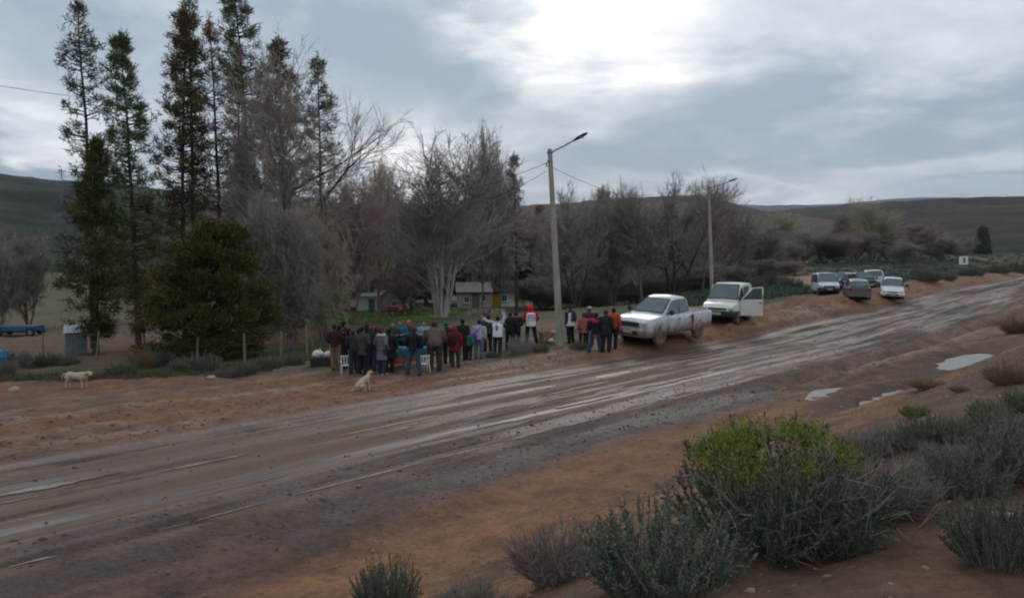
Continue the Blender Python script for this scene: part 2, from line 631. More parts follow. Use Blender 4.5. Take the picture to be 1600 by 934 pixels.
def soil_colour(s, t, X, Y):
    s, t, X, Y = (a.ravel() for a in (s, t, X, Y))
    A = lambda *c: np.array(c)[None]
    red, orange, dark = A(.205, .100, .062), A(.245, .124, .066), A(.060, .041, .034)
    tan, green, verge, scrub = A(.225, .155, .108), A(.052, .078, .022), A(.105, .092, .058), A(.060, .060, .038)
    purple, field, brown = A(.140, .086, .068), A(.150, .104, .080), A(.120, .078, .055)
    L = lambda a, b, k: a * (1 - k[:, None]) + b * k[:, None]
    n4 = fbm(X / 4, Y / 4, 71, 4)
    n1 = fbm(X / 1.1, Y / 1.1, 73, 3)
    st = fbm(s / 7, t / .5, 75, 4) * .72 + n1 * .28
    st2 = fbm(s / 5, t / .8, 76, 3)
    r = np.hypot(X, Y)
    # near bank
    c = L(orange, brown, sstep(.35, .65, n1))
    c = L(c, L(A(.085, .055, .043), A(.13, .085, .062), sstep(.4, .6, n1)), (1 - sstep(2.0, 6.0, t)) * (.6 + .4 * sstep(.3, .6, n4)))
    c = L(c, L(red, orange, sstep(.35, .65, st)), sstep(6.5, 8.5, t))
    # near shoulder: wet brown mud
    k = sstep(9.2 + (st2 - .5) * 2.2 * 1, 10.6 + (st2 - .5) * 2.2, t)
    c = L(c, L(purple, dark, sstep(.35, .62, st)), k * (1 - .55 * sstep(20, 34, s)))
    kr = sstep(20, 28, s) * sstep(6.5, 8.5, t) * (1 - sstep(11.6, 12.3, t))
    c = L(c, L(L(A(.165, .088, .060), A(.205, .128, .092), sstep(.4, .62, st2)), dark, sstep(.50, .64, n1) * .75), kr * .85)
    # under / on the road
    c = L(c, L(dark, A(.175, .106, .078), sstep(.36, .62, st)), sstep(11.4, 12.2, t))
    db = np.exp(-((t - 13.0) / .38) ** 2) + .9 * np.exp(-((t - 11.6) / .45) ** 2) * (1 - sstep(30, 40, s)) + .5 * np.exp(-((t - 15.95) / .3) ** 2)
    c = L(c, dark, np.clip(db, 0, 1) * sstep(.36, .6, n1 * .5 + st2 * .5) * .85)
    # far shoulder
    sh = L(L(red, tan, sstep(.40, .66, st)), brown, sstep(.5, .72, n1) * .7)
    sh = L(sh, orange, sstep(28, 40, s) * sstep(.35, .6, n4) * .7)
    c = L(c, sh, sstep(18.2 + (st - .5) * 1.6, 19.4 + (st - .5) * 1.6, t))
    # verge with scrub and grass
    te = np.interp(s, [-20, 5, 9.6, 13.6, 17.5, 24], [50, 38, 34, 28, 25.5, 24.5])
    kv = sstep(te + (n4 - .5) * 4, te + 2.2 + (n4 - .5) * 4, t)
    kv_mid = sstep(21.5 + (n4 - .5) * 2, 23 + (n4 - .5) * 2, t) * sstep(22.5, 25, s) * (1 - sstep(31, 34, s))
    vg = L(L(verge, green, sstep(.40, .60, n4) * .75), brown, sstep(.5, .7, n1) * .6)
    left = 1 - sstep(24, 34, s)
    c = L(c, vg, np.maximum(kv * np.maximum(left, sstep(26, 31, t)), kv_mid))
    # brushwood floor between the trees
    md = sstep(50, 62, Y) * (1 - sstep(260, 330, r)) * sstep(-.46, -.40, X / np.maximum(Y, 1)) * (1 - sstep(.30, .36, X / np.maximum(Y, 1))) * sstep(30, 38, t)
    c = L(c, L(A(.075, .058, .046), A(.11, .085, .06), sstep(.4, .65, n4)), md)
    # left fields
    fd = L(L(field, red, sstep(.35, .7, fbm(X / 30, Y / 30, 81, 3))), verge, sstep(.55, .75, fbm(X / 14, Y / 14, 83, 3)) * .6)
    c = L(c, fd, sstep(36, 44, t) * left * (1 - md))
    # mown grass in front of the cottages
    g = sstep(58, 63, Y) * (1 - sstep(92, 100, Y)) * sstep(-22, -17.5, X) * (1 - sstep(-7.5, -4, X))
    c = L(c, A(.095, .150, .030), g * (.55 + .45 * sstep(.35, .5, n4)))
    g2 = sstep(50, 60, Y) * (1 - sstep(105, 120, Y)) * sstep(-4, 0, X) * (1 - sstep(18, 24, X))
    c = L(c, A(.072, .080, .034), g2 * .8)
    # right: scrub plain
    a = X / np.maximum(Y, 1)
    rs = sstep(.16, .30, a) * sstep(24.5 + 3 * (n4 - .5), 30 + 3 * (n4 - .5), t) * (Y > 0)
    c = L(c, L(scrub, A(.11, .092, .055), sstep(.42, .68, fbm(X / 9, Y / 9, 85, 4))), rs)
    tr = sstep(.30, .34, a) * (1 - sstep(.43, .47, a)) * sstep(96, 102, r) * (1 - sstep(120, 132, r))
    c = L(c, A(.30, .19, .12), tr)
    for (ps, pt, ls, lt, dp) in PUDDLES:
        gq = np.exp(-((s - ps) / (ls * 1.5)) ** 2 - ((t - pt) / (lt * 1.7)) ** 2)
        c = L(c, A(.085, .056, .044), sstep(.2, .6, gq) * .8)
    ff = sstep(300, 700, r)
    c = L(c, A(.07, .066, .045), ff)
    wet = sstep(9.4, 10.8, t) * (1 - sstep(18.8, 20.5, t)) * (.18 + .35 * sstep(.45, .65, st) + .75 * sstep(12, 12.6, t) * (1 - sstep(18.4, 19, t)) * sstep(.40, .62, fbm(s / 9, t / .33, 95, 3)) * (1 - .55 * sstep(42, 70, s))) + .25 * sstep(19, 20, t) * (1 - sstep(24, 27, t)) * sstep(.5, .7, st) + .12
    return np.clip(c, 0.01, 1), np.clip(wet, 0, 1)


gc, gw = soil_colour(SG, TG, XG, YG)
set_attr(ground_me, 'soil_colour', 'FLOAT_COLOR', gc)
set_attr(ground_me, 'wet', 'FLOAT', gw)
tag(link('ground', ground_me), kind='structure')


# ---- road: worn asphalt sheet showing between the mud
def road_material():
    m = bpy.data.materials.new('wet_asphalt')
    m.use_nodes = True
    m.node_tree.nodes.clear()
    t = NT(m.node_tree)
    stv = t('ShaderNodeAttribute', attribute_name='road_st').outputs['Vector']
    co = t('ShaderNodeTexCoord').outputs['Object']
    tr = t('ShaderNodeAttribute', attribute_name='track').outputs['Fac']
    mp = t('ShaderNodeMapping', {'Vector': stv, 'Scale': (.14, 3.4, 1)})
    streak = t.noise(mp.outputs[0], 1.0, 5, .6)
    mp2 = t('ShaderNodeMapping', {'Vector': stv, 'Scale': (.35, 6.5, 1)})
    streak2 = t.noise(mp2.outputs[0], 1.0, 4, .6)
    fine = t.noise(co, 30, 3, .7)
    film = t.math('ADD', t.math('MULTIPLY', streak, 1.0), t.math('MULTIPLY', streak2, .5))
    film = t.math('ADD', t.math('MULTIPLY', film, .75), t.math('MULTIPLY', t.noise(co, 1.6, 5, .65), .38))
    film = t.math('SUBTRACT', t.math('ADD', film, -.25), t.math('MULTIPLY', tr, .22))
    col = t.ramp(film, [(.26, (.120, .098, .086)), (.40, (.165, .112, .088)), (.60, (.155, .096, .070)), (.8, (.085, .054, .040))], 'LINEAR')
    col = t.mix(t.math('MULTIPLY', fine, .35), col, (.05, .045, .042))
    wet = t.ramp(t.math('ADD', t.math('MULTIPLY', streak2, .7), t.math('MULTIPLY', tr, .34)),
                 [(.42, (.90, .90, .90)), (.60, (.66, .66, .66)), (.78, (.24, .24, .24))], 'LINEAR')
    b = t('ShaderNodeBump', {'Strength': .25, 'Distance': .01, 'Height': t.math('ADD', t.math('MULTIPLY', streak2, 2.0), t.math('MULTIPLY', fine, .4))})
    p = t('ShaderNodeBsdfPrincipled', {'Base Color': col, 'Roughness': wet, 'Specular IOR Level': t.math('SUBTRACT', .62, t.math('MULTIPLY', wet, .60)), 'Normal': b.outputs[0]})
    t('ShaderNodeOutputMaterial', {'Surface': p.outputs[0]})
    return m


rs_ax = np.concatenate([geo_out(-30, -400, .6, 1.16)[::-1], graded([(-30, 0, .6), (0, 60, .3), (60, 170, .8)])])
rt_ax = graded([(11.9, 19.0, .1)])
SR, TR = np.meshgrid(rs_ax, rt_ax)
XR, YR = from_st(SR, TR)
wand = .18 * (vnoise(SR / 11, SR * 0, 5) - .5)
tracks = sum(a * np.exp(-((TR - c - wand) / wd) ** 2) for c, wd, a in ((14.05, .38, 1.0), (15.35, .25, .7), (16.75, .40, .9), (17.75, .25, .75)))
ZR = road_z(SR) - .012 * tracks + .012 * (fbm(SR / 3, TR / .5, 91, 3) - .5)
road_me = grid_mesh('road', XR, YR, ZR, road_material())
set_attr(road_me, 'track', 'FLOAT', np.clip(tracks, 0, 1))
a_ = road_me.attributes.new('road_st', 'FLOAT_VECTOR', 'POINT')
a_.data.foreach_set('vector', np.stack([SR, TR, SR * 0], -1).astype(np.float32).ravel())
road = tag(link('road', road_me), kind='structure')

# painted lines, worn into broken pieces
M_WLINE = pmat('worn_white_paint', [(.10, .075, .062), (.18, .15, .128), (.33, .30, .265)], 1.3, .75, .2, 20)
M_YLINE = pmat('worn_yellow_paint', [(.14, .105, .075), (.24, .16, .08), (.36, .235, .10)], 2.2, .55, .2, 20)
rng = np.random.default_rng(7)


def line_piece(name, s0, s1, tc, wd, mat):
    n = max(3, int((s1 - s0) / .35))
    b = MB()
    P = []
    for i in range(n + 1):
        s = s0 + (s1 - s0) * i / n
        e = math.sin(math.pi * i / n) ** .35 if 0 < i < n else .15
        for sg in (-1, 1):
            t = tc + sg * wd / 2 * e * (.7 + .5 * rng.random())
            x, y = from_st(s, t)
            P.append((x, y, float(road_z(s)) + .012))
    b.add(P, [(2 * i, 2 * i + 1, 2 * i + 3, 2 * i + 2) for i in range(n)])
    b.build(name, mat, road)


s = -8.0
while s < 44:
    L = rng.uniform(.8, 3.6)
    line_piece('edge_line', s, s + L, 12.42 + rng.uniform(-.02, .02), .10, M_WLINE)
    s += L + rng.uniform(.05, .5)
for s0, s1, m in ((-6, -2.5, M_YLINE), (2.2, 4.8, M_WLINE), (6.8, 9.0, M_WLINE), (11.3, 14.6, M_YLINE), (15.6, 17.6, M_WLINE), (20, 22.6, M_YLINE), (28, 31, M_YLINE), (36, 39, M_YLINE)):
    line_piece('centre_line', s0, s1, 15.77, .11, m)

# ---- standing water
M_WATER = pmat('muddy_water', [(.13, .095, .075), (.20, .15, .12)], 1.5, .22, .04, 3, spec=.3, rvar=.2)


def water(ps, pt, ls, lt, seed, dz=.0, z=None):
    n = 64
    b = MB()
    P = []
    if pt < 12 and ls < 2:
        xs, ys = from_st(ps + np.linspace(-ls, ls, 7), pt)
        z = float(np.mean(ground_z(xs, ys))) + .004
    for i in range(n):
        a = 2 * math.pi * i / n
        k = 1 + .8 * (float(vnoise(math.cos(a) * 2.2 + 5, math.sin(a) * 2.2 + 5, seed)) - .5) + .5 * (float(vnoise(math.cos(a) * 6, math.sin(a) * 6, seed + 4)) - .5)
        s_, t_ = ps + ls * k * math.cos(a), pt + lt * k * math.sin(a)
        P.append((*from_st(s_, t_), z if z is not None else float(road_z(ps)) + dz))
    b.add(P, [tuple(range(n))])
    return tag(b.build('puddle', M_WATER), kind='structure')


water(37.2, 8.0, 7.5, 1.9, 3, -.06)
water(25.8, 7.7, 4.6, 1.5, 8, -.075)
for q, (ps, pt, ls, lt) in enumerate(((21.5, 12.9, .7, .10), (5.2, 16.3, 1.0, .16), (24, 14.2, 1.6, .13), (31, 16.9, 1.8, .16), (39, 14.3, 2.0, .14),
                                      (27.0, 12.55, .9, .08), (33, 18.0, 2.2, .18), (46, 16.8, 2.5, .16), (19.2, 14.1, 1.4, .10))):
    water(ps, pt, ls, lt, 20 + q, .016 if pt > 12 else .022)

# ---- clods of mud and small stones: uncountable
def lumps(name, S_, T_, size, mat, seed, label, cat, flat=.6):
    g = np.random.default_rng(seed)
    N = len(S_)
    X, Y = from_st(S_, T_)
    Z = ground_z(X, Y)
    inr = (T_ > ROAD_A + .1) & (T_ < ROAD_B - .1)
    Z = np.where(inr, np.maximum(Z, road_z(S_)), Z)
    base = np.array([[1, 0, 0], [-.5, .87, 0], [-.5, -.87, 0], [.4, .5, .8], [-.7, .1, .7], [.3, -.6, .75], [0, 0, 1.15]]) * np.array([1, 1, flat])
    tri = np.array([[0, 1, 3], [1, 4, 3], [1, 2, 4], [2, 5, 4], [2, 0, 5], [0, 3, 5], [3, 4, 6], [4, 5, 6], [5, 3, 6]])
    j = base[None] * g.uniform(.65, 1.35, (N, 7, 3))
    a = g.uniform(0, 6.28, N)
    ca, sa = np.cos(a)[:, None], np.sin(a)[:, None]
    x, y = j[..., 0] * ca - j[..., 1] * sa, j[..., 0] * sa + j[..., 1] * ca
    Vv = np.stack([x, y, j[..., 2]], -1) * size[:, None, None] + np.stack([X, Y, Z - size * .12], -1)[:, None]
    T = (tri[None] + (np.arange(N) * 7)[:, None, None]).reshape(-1, 3)
    return tag(link(name, fast_mesh(name, Vv.reshape(-1, 3), T, mat)), label, cat, kind='stuff')


M_CLOD = pmat('mud_clod', [(.06, .043, .036), (.10, .070, .058), (.14, .095, .075)], 1.2, .75, .3, 30)
M_CLOD2 = pmat('soil_clod', [(.11, .062, .042), (.19, .10, .066), (.25, .16, .105)], .9, .9, .3, 30)
M_PEB = pmat('pebble', [(.16, .10, .075), (.22, .15, .12), (.34, .29, .25)], .8, .85, .2, 30)
g = np.random.default_rng(11)
N = 3000
sS = g.uniform(-2, 60, N)
tT = np.where(g.random(N) < .62, g.normal(11.4, .75, N), np.where(g.random(N) < .5, g.normal(13.0, .3, N), g.normal(16.0, 1.6, N)))
lumps('mud_clods', sS, tT, g.uniform(.012, .045, N) * (1 + (g.random(N) < .06) * 1.0), M_CLOD, 12, 'dark wet clods of mud strewn along the near edge of the road', 'mud')
N = 4200
sS, tT = g.uniform(-6, 75, N), 19 + np.abs(g.normal(0, 3.0, N))
lumps('soil_clods', sS, tT, g.uniform(.025, .085, N), M_CLOD2, 13, 'lumps of reddish soil along the far shoulder of the road', 'soil', .5)
N = 5200
sS, tT = g.uniform(-3, 40, N), g.uniform(1.0, 9.6, N)
lumps('pebbles', sS, tT, g.uniform(.006, .03, N) * (1 + 1.2 * (g.random(N) < .05)), M_PEB, 14, 'small pebbles and crumbs of earth on the near bank', 'pebbles', .7)

# ---- hills
def hill(name, ctl, r0, r1, cols, seed, px0, px1, rough_px=2.0, na=150, nr=46, mscale=.004):
    px = np.linspace(px0, px1, na)
    a = np.arctan((px - CX) / FPX)
    f = np.concatenate([np.linspace(0, 1, nr), np.linspace(1.06, 1.6, 10)])
    A_, F_ = np.meshgrid(a, f)
    r = r0 + (r1 - r0) * F_
    X, Y = r * np.sin(A_), r * np.cos(A_)
    ys = np.interp(px, [c[0] for c in ctl], [c[1] for c in ctl])
    ys = ys + (fbm(px / 60, px * 0, seed, 4) - .5) * rough_px * 2
    top = CAMZ + (400 - ys) / FPX * np.cos(a) * r1
    zb = plain_z(X, Y) - 1.5 - .01 * r0
    prof = np.where(F_ <= 1, sstep(-.15, 1.0, F_) ** 1.15 - sstep(-.15, 1.0, 0.0) ** 1.15 * (1 - F_), 1 - (F_ - 1) * .7)
    gul = (fbm(X / (r1 * .09), Y / (r1 * .09), seed + 3, 4) - .5) * r1 * .02 * np.sin(np.clip(F_, 0, 1) * math.pi) ** .8
    fine = (fbm(X / (r1 * .012), Y / (r1 * .012), seed + 9, 3) - .5) * r1 * .006 * np.clip(F_ * 4, 0, 1) * (1 - .7 * np.clip(F_, 0, 1))
    Z = zb + (top[None] - zb) * prof + gul + fine
    m = pmat('%s_scrub_%d' % (name, seed), cols, mscale, .95, .8, mscale * 9, detail=10, spec=.1)
    return tag(link(name, grid_mesh(name, X, Y, Z, m)), kind='structure')


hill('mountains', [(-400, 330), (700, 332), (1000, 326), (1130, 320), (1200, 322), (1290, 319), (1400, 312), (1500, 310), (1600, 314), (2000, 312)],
     4200, 7500, [(.018, .025, .045), (.03, .038, .06)], 3, -700, 2300, 1.5)  # navy tint: blue of distant haze put into the ridge's own colours
hill('hills', [(-700, 250), (-200, 262), (0, 277), (60, 285), (110, 290), (200, 300), (300, 312), (420, 326), (600, 333), (800, 340)],
     260, 1200, [(.007, .010, .010), (.019, .024, .020), (.066, .056, .042)], 13, -900, 900, 2, 220, 60, .03)
hill('hills', [(-100, 420), (150, 410), (350, 345), (500, 326), (700, 324), (850, 327), (1000, 318), (1090, 318), (1180, 331), (1290, 348), (1420, 380), (1550, 405)],
     220, 900, [(.040, .034, .030), (.07, .054, .043), (.10, .074, .055)], 23, -100, 1650, 2, 200, 60, .016)
hill('hills', [(1000, 375), (1150, 345), (1250, 336), (1330, 330), (1450, 324), (1530, 318), (1560, 315), (1600, 312), (1800, 306), (2300, 300)],
     330, 1500, [(.011, .013, .013), (.028, .027, .024), (.070, .056, .042)], 33, 950, 2500, 2, 220, 60, .010)

# ================================================================== TREES AND SHRUBS
M_BARK = pmat('grey_bark', [(.098, .082, .074), (.186, .156, .140)], 3, .95, .5, 14, stretch=(1, 1, .25))
M_BARK_DARK = pmat('dark_bark', [(.039, .031, .027), (.077, .060, .050)], 3, .95, .5, 14, stretch=(1, 1, .25))
M_BARK_WHITE = pmat('pale_poplar_bark', [(.16, .145, .13), (.36, .34, .31), (.44, .42, .39)], 2.2, .85, .3, 14, stretch=(1, 1, .35))
M_TWIG = pmat('grey_brown_twigs', [(.235, .192, .172), (.395, .330, .298)], .6, .9, island=.5)
M_TWIG_PALE = pmat('pale_mauve_twigs', [(.25, .208, .200), (.39, .332, .318)], .6, .9, island=.5)
M_TWIG_TAN = pmat('tan_twigs', [(.307, .258, .202), (.493, .415, .320)], .6, .9, island=.5)
M_TWIG_DARK = pmat('dark_twigs', [(.137, .110, .101), (.252, .207, .187)], .6, .9, island=.5)
M_TWIG_RED = pmat('reddish_twigs', [(.27, .198, .186), (.42, .312, .290)], .6, .9, island=.5)
M_PINE = pmat('pine_needles', [(.049, .073, .039), (.112, .147, .069), (.179, .205, .092)], .5, .8, island=.5)
M_PINE_GREY = pmat('grey_green_needles', [(.050, .061, .042), (.086, .100, .065), (.144, .144, .096)], .5, .8, island=.5)
M_PINE_BROWN = pmat('browning_needles', [(.050, .065, .031), (.100, .095, .043), (.206, .112, .056)], .3, .85, island=.45)
M_PINE_RUST = pmat('rust_dead_needles', [(.090, .063, .036), (.195, .093, .045), (.285, .132, .060)], .3, .85, island=.45)
M_SPRUCE = pmat('dark_green_needles', [(.025, .039, .013), (.055, .076, .020), (.098, .113, .032)], .6, .8, island=.5)
M_CYPRESS = pmat('olive_green_sprays', [(.028, .036, .012), (.075, .078, .020), (.185, .135, .036)], .8, .8, island=.55)


def chain(P, D, L, r0, r1, k, rng, wob, up):
    """one branch as a bent row of segments"""
    pts, d = [np.array(P, float)], np.array(D, float)
    for i in range(k):
        d = norm(d + rng.normal(size=3) * wob + np.array([0, 0, up]))
        pts.append(pts[-1] + d * L / k)
    pts = np.array(pts)
    r = np.linspace(r0, r1, k + 1)
    return pts[:-1], pts[1:], r[:-1], r[1:]


def children(P0, P1, n, lmin, lmax, spread, up, rng, fmin=.15):
    """n shoots from every parent stick, vectorised"""
    N = len(P0)
    i = np.repeat(np.arange(N), n)
    f = rng.uniform(fmin, 1.0, len(i))[:, None]
    p = P0[i] * (1 - f) + P1[i] * f
    d = norm(P1[i] - P0[i])
    d = norm(d + rng.normal(size=d.shape) * spread + np.array([0, 0, up]))
    L = rng.uniform(lmin, lmax, len(i))[:, None]
    return p, p + d * L


def bare_tree(seed, H=10.0, stems=1, limbs=12, spread=.34, up=.10, start=.22, r=.17, n2=7, n3=7, n4=5, lean=0, elev=.7, extra=(), tw=1.0, straight=.06, fork=.0):
    """leafless tree of height H -> (trunk verts/tris, twig verts/tris)"""
    g = np.random.default_rng(seed)
    t_parts, L1a, L1b = [], [], []
    for st in range(stems):
        a = g.uniform(0, 6.28)
        base = np.array([math.cos(a), math.sin(a), 0]) * (.0 if stems == 1 else .025 * stems * g.uniform(.6, 1.3))
        d0 = norm(np.array([math.cos(a) * (.0 if stems == 1 else fork) + lean, math.sin(a) * (.0 if stems == 1 else fork), 1.0]))
        hh = H * (.86 if st == 0 else g.uniform(.6, .85))
        rr = r * (1 if stems == 1 else g.uniform(.6, .9))
        a0, a1, q0, q1 = chain(base - d0 * .3, d0, hh, rr, rr * .12, 9, g, straight, .03)
        q0[0] *= 1.35
        t_parts.append(tri_tubes(a0, a1, q0, q1, 7))
        nl = limbs if stems == 1 else max(4, limbs // stems + 2)
        for i in range(nl):
            f = start + (1 - start) * (i + g.random()) / nl * .97
            k = min(int(f * 9), 8)
            p = a0[k] + (a1[k] - a0[k]) * (f * 9 - k)
            az_ = i * 2.4 + g.uniform(-.5, .5)
            e = elev * g.uniform(.6, 1.35) + f * .25
            d = np.array([math.cos(az_) * math.cos(e), math.sin(az_) * math.cos(e), math.sin(e)])
            L = H * spread * (1.15 - .75 * f) * g.uniform(.7, 1.2)
            rad = q0[k] * g.uniform(.35, .6) + .008
            b0, b1, s0, s1 = chain(p, d, L, rad, rad * .2, 5, g, .13, up)
            t_parts.append(tri_tubes(b0, b1, s0, s1, 5))
            L1a.append(b0[1:])
            L1b.append(b1[1:])
        L1a.append(a0[5:])
        L1b.append(a1[5:])
    for (p, d, L, rad, upx) in extra:
        b0, b1, s0, s1 = chain(p, d, L, rad, rad * .15, 8, g, .10, upx)
        t_parts.append(tri_tubes(b0, b1, s0, s1, 6))
        L1a.append(b0[2:])
        L1b.append(b1[2:])
    L1a, L1b = np.concatenate(L1a), np.concatenate(L1b)
    k = H / 10
    A0, A1 = children(L1a, L1b, max(1, n2 // 3), .6 * k, 1.7 * k, .55, .16, g)
    Am = A1 + norm(A1 - A0 + g.normal(size=A0.shape) * .25 + np.array([0, 0, .15])) * np.linalg.norm(A1 - A0, axis=1, keepdims=True) * .6
    B0, B1 = children(np.concatenate([A0, A1]), np.concatenate([A1, Am]), max(1, n3 // 2), .35 * k, 1.0 * k, .5, .14, g)
    C0, C1 = children(B0, B1, n4, .2 * k, .6 * k, .5, .10, g)
    tws = [tri_tubes(A0, A1, .022 * k * tw, .014 * k * tw), tri_tubes(A1, Am, .014 * k * tw, .008 * k * tw),
           tri_tubes(B0, B1, .011 * k * tw, .006 * k * tw), tri_tubes(C0, C1, .0075 * k * tw, .004 * k * tw)]
    return merge(*t_parts), merge(*tws)


def tree_thing(name, loc, trunk, crown, mt, mc, label, cat, group, rz=0.0, scale=(1, 1, 1)):
    e = empty(name, loc, rz, label, cat, group, scale)
    link('trunk', fast_mesh('trunk', *trunk, mt, True), e)
    link('crown', fast_mesh('crown', *crown, mc), e)
    return e


def plant_tree(proto, px, Y, top, wpx, label, group=None, rz=0.0, mats=None, hnat=10.0, wnat=6.0, first=False):
    """stand a copy of a prototype on the ground, sized by where its top and sides reach"""
    p = at(px, Y)
    h = z_at(top, Y) - p.z
    wd = wpx / FPX * Y
    o = proto if first else copy_tree(proto)
    o.location = p - Vector((0, 0, .05))
    o.rotation_euler = (0, 0, rz)
    o.scale = (wd / wnat, wd / wnat, h / hnat)
    tag(o, label, 'tree', group)
    if mats:
        for ch in o.children:
            ch.material_slots[0].link = 'OBJECT'
            ch.material_slots[0].material = mats[0] if ch.name.startswith('trunk') else mats[1]
    return o


def conifer(seed, H, rad, start, prof, dens, per, blade, wd, droop, mt, mc, name, loc, label, group=None, tip=.35, trunk_r=.2, clump=.16, inner=.35, lean=0, cat='tree'):
    """trunk, whorled boughs and clumps of needles along them"""
    g = np.random.default_rng(seed)
    a0, a1, q0, q1 = chain((0, 0, -.3), (lean, 0, 1), H + .2, trunk_r, .02, 12, g, .015, .02)
    parts = [tri_tubes(a0, a1, q0, q1, 8)]
    nb = int(dens * H)
    f = start + (1 - start) * np.sqrt(g.random(nb)) if start > .3 else start + (1 - start) * g.random(nb)
    f = np.minimum(f, .985)
    az_ = g.uniform(0, 6.28, nb)
    L = rad * np.interp(f, [p[0] for p in prof], [p[1] for p in prof]) * g.uniform(.55, 1.15, nb)
    e = np.interp(f, [0, 1], [-droop, tip]) + g.normal(0, .15, nb)
    k = np.minimum((f * 12).astype(int), 11)
    P = a0[k] + (a1[k] - a0[k]) * (f * 12 - k)[:, None]
    D = np.stack([np.cos(az_) * np.cos(e), np.sin(az_) * np.cos(e), np.sin(e)], -1)
    E1 = P + D * L[:, None] * .55
    E2 = E1 + norm(D + np.array([0, 0, .25])) * L[:, None] * .5
    parts += [tri_tubes(P, E1, .018 + .012 * L, .012 + .004 * L, 4), tri_tubes(E1, E2, .012 + .004 * L, .006, 3)]
    ncl = per
    i = np.repeat(np.arange(nb), ncl)
    u = inner + (1.05 - inner) * g.random(len(i)) ** .7
    c = np.where(u[:, None] < .55, P[i] + (E1[i] - P[i]) * (u / .55)[:, None], E1[i] + (E2[i] - E1[i]) * ((u - .55) / .5)[:, None])
    c = c + g.normal(size=c.shape) * clump * .5
    j = np.repeat(np.arange(len(c)), blade)
    bp = c[j] + g.normal(size=(len(j), 3)) * clump * .45
    bd = norm(D[i][j] * .5 + g.normal(size=(len(j), 3)) * .75 + np.array([0, 0, .35]))
    crown = blades(bp, bd, g.uniform(.6, 1.2, len(j)) * clump * 1.7, g.uniform(.6, 1.2, len(j)) * wd, g)
    # leader tuft
    tp = np.repeat(a1[-1:], 40, 0) + g.normal(size=(40, 3)) * np.array([.08, .08, .25])
    crown = merge(crown, blades(tp, g.normal(size=(40, 3)) * .5 + np.array([0, 0, .8]), .3, wd, g))
    return tree_thing(name, loc, merge(*parts), crown, mt, mc, label, cat, group)


def pine(seed, px, Y, top, wpx, label, mc, start=.12, dens=9, per=5, blade=13, prof=None, wd=.062, mt=M_BARK_DARK, clump=.22, **kw):
    p = at(px, Y)
    H = z_at(top, Y) - p.z
    rad = wpx / FPX * Y / 2 * 1.12
    dens, per = dens * 1.0, max(3, int(per * .85 + .5))
    prof = prof or [(0, .7), (.3, 1), (.65, .95), (.85, .7), (.95, .4), (1, .12)]
    kw.setdefault('group', 'tall pines on the left')
    return conifer(seed, H, rad, start, prof, dens, per, blade, wd, .15, mt, mc, kw.pop('name', 'pine_tree'), p, label, clump=clump, **kw)


# ---- the row of tall thin pines
pine(1, 143, 46, -2, 74, 'leftmost tall sparse pine, its top just at the picture edge', M_PINE_GREY, start=.22, dens=8.5, per=4, blade=11)
pine(2, 214, 48, 52, 76, 'dark full pine second from left, shorter than its neighbours', M_PINE, start=.16, dens=13, per=6, blade=13)
pine(3, 287, 52, 18, 74, 'dense pine with brownish middle, third from left', M_PINE_BROWN, start=.08, dens=14, per=6, blade=13)
pine(4, 306, 54, -14, 58, 'thin dying pine with bare reddish top behind the brownish pine', M_PINE_BROWN, start=.2, dens=8, per=3, blade=8)
pine(5, 346, 55, 30, 62, 'rust coloured half dead pine in the middle of the row', M_PINE_RUST, start=.14, dens=9, per=4, blade=11)
pine(6, 362, 57, 60, 50, 'slim olive green pine close behind the rust coloured one', M_PINE_BROWN, start=.12, dens=10, per=4, blade=11)
pine(7, 394, 51, -22, 92, 'tallest pine, open crowned, cut by the top of the picture', M_PINE, start=.30, dens=9, per=5, blade=12)
pine(8, 452, 58, 66, 84, 'dark pine standing behind the big bare willow', M_PINE_BROWN, start=.08, dens=12, per=6, blade=13)
pine(9, 503, 60, 88, 66, 'rightmost pine of the tall row, behind the willow limbs', M_PINE, start=.1, dens=9, per=5, blade=12)
# ---- single conifers
conifer(21, 11.2, 1.95, .12, [(0, .25), (.16, .45), (.28, .95), (.42, 1), (.6, .72), (.8, .4), (1, .06)], 17, 5, 14, .06, .1, M_BARK_DARK, M_SPRUCE,
        'spruce_tree', at(146, 42), 'broad dark green spruce at the foot of the leftmost pine', clump=.22, inner=.15)
pine(22, 808, 78, 244, 34, 'thin grey conifer rising above the bare trees left of the near lamp post', M_TWIG_PALE, start=.3, dens=9, per=5, blade=12, clump=.22, wd=.07, name='conifer_tree', group='')
pine(23, 846, 124, 324, 34, 'small rust brown conifer just left of the near lamp post', M_PINE_RUST, start=.15, dens=16, per=6, blade=12, clump=.26, wd=.08, name='conifer_tree', group='')
pine(24, 938, 92, 296, 40, 'green topped conifer among the bare trees right of the near lamp post', M_PINE, start=.3, dens=9, per=5, blade=12, clump=.26, wd=.08, name='conifer_tree', group='')
pine(25, 1533, 300, 359, 22, 'small dark conical conifer alone on the far right plain', M_SPRUCE, start=.02, dens=30, per=6, blade=10, clump=.7, wd=.35, name='conifer_tree', group='', prof=[(0, 1), (.5, .55), (1, .06)])


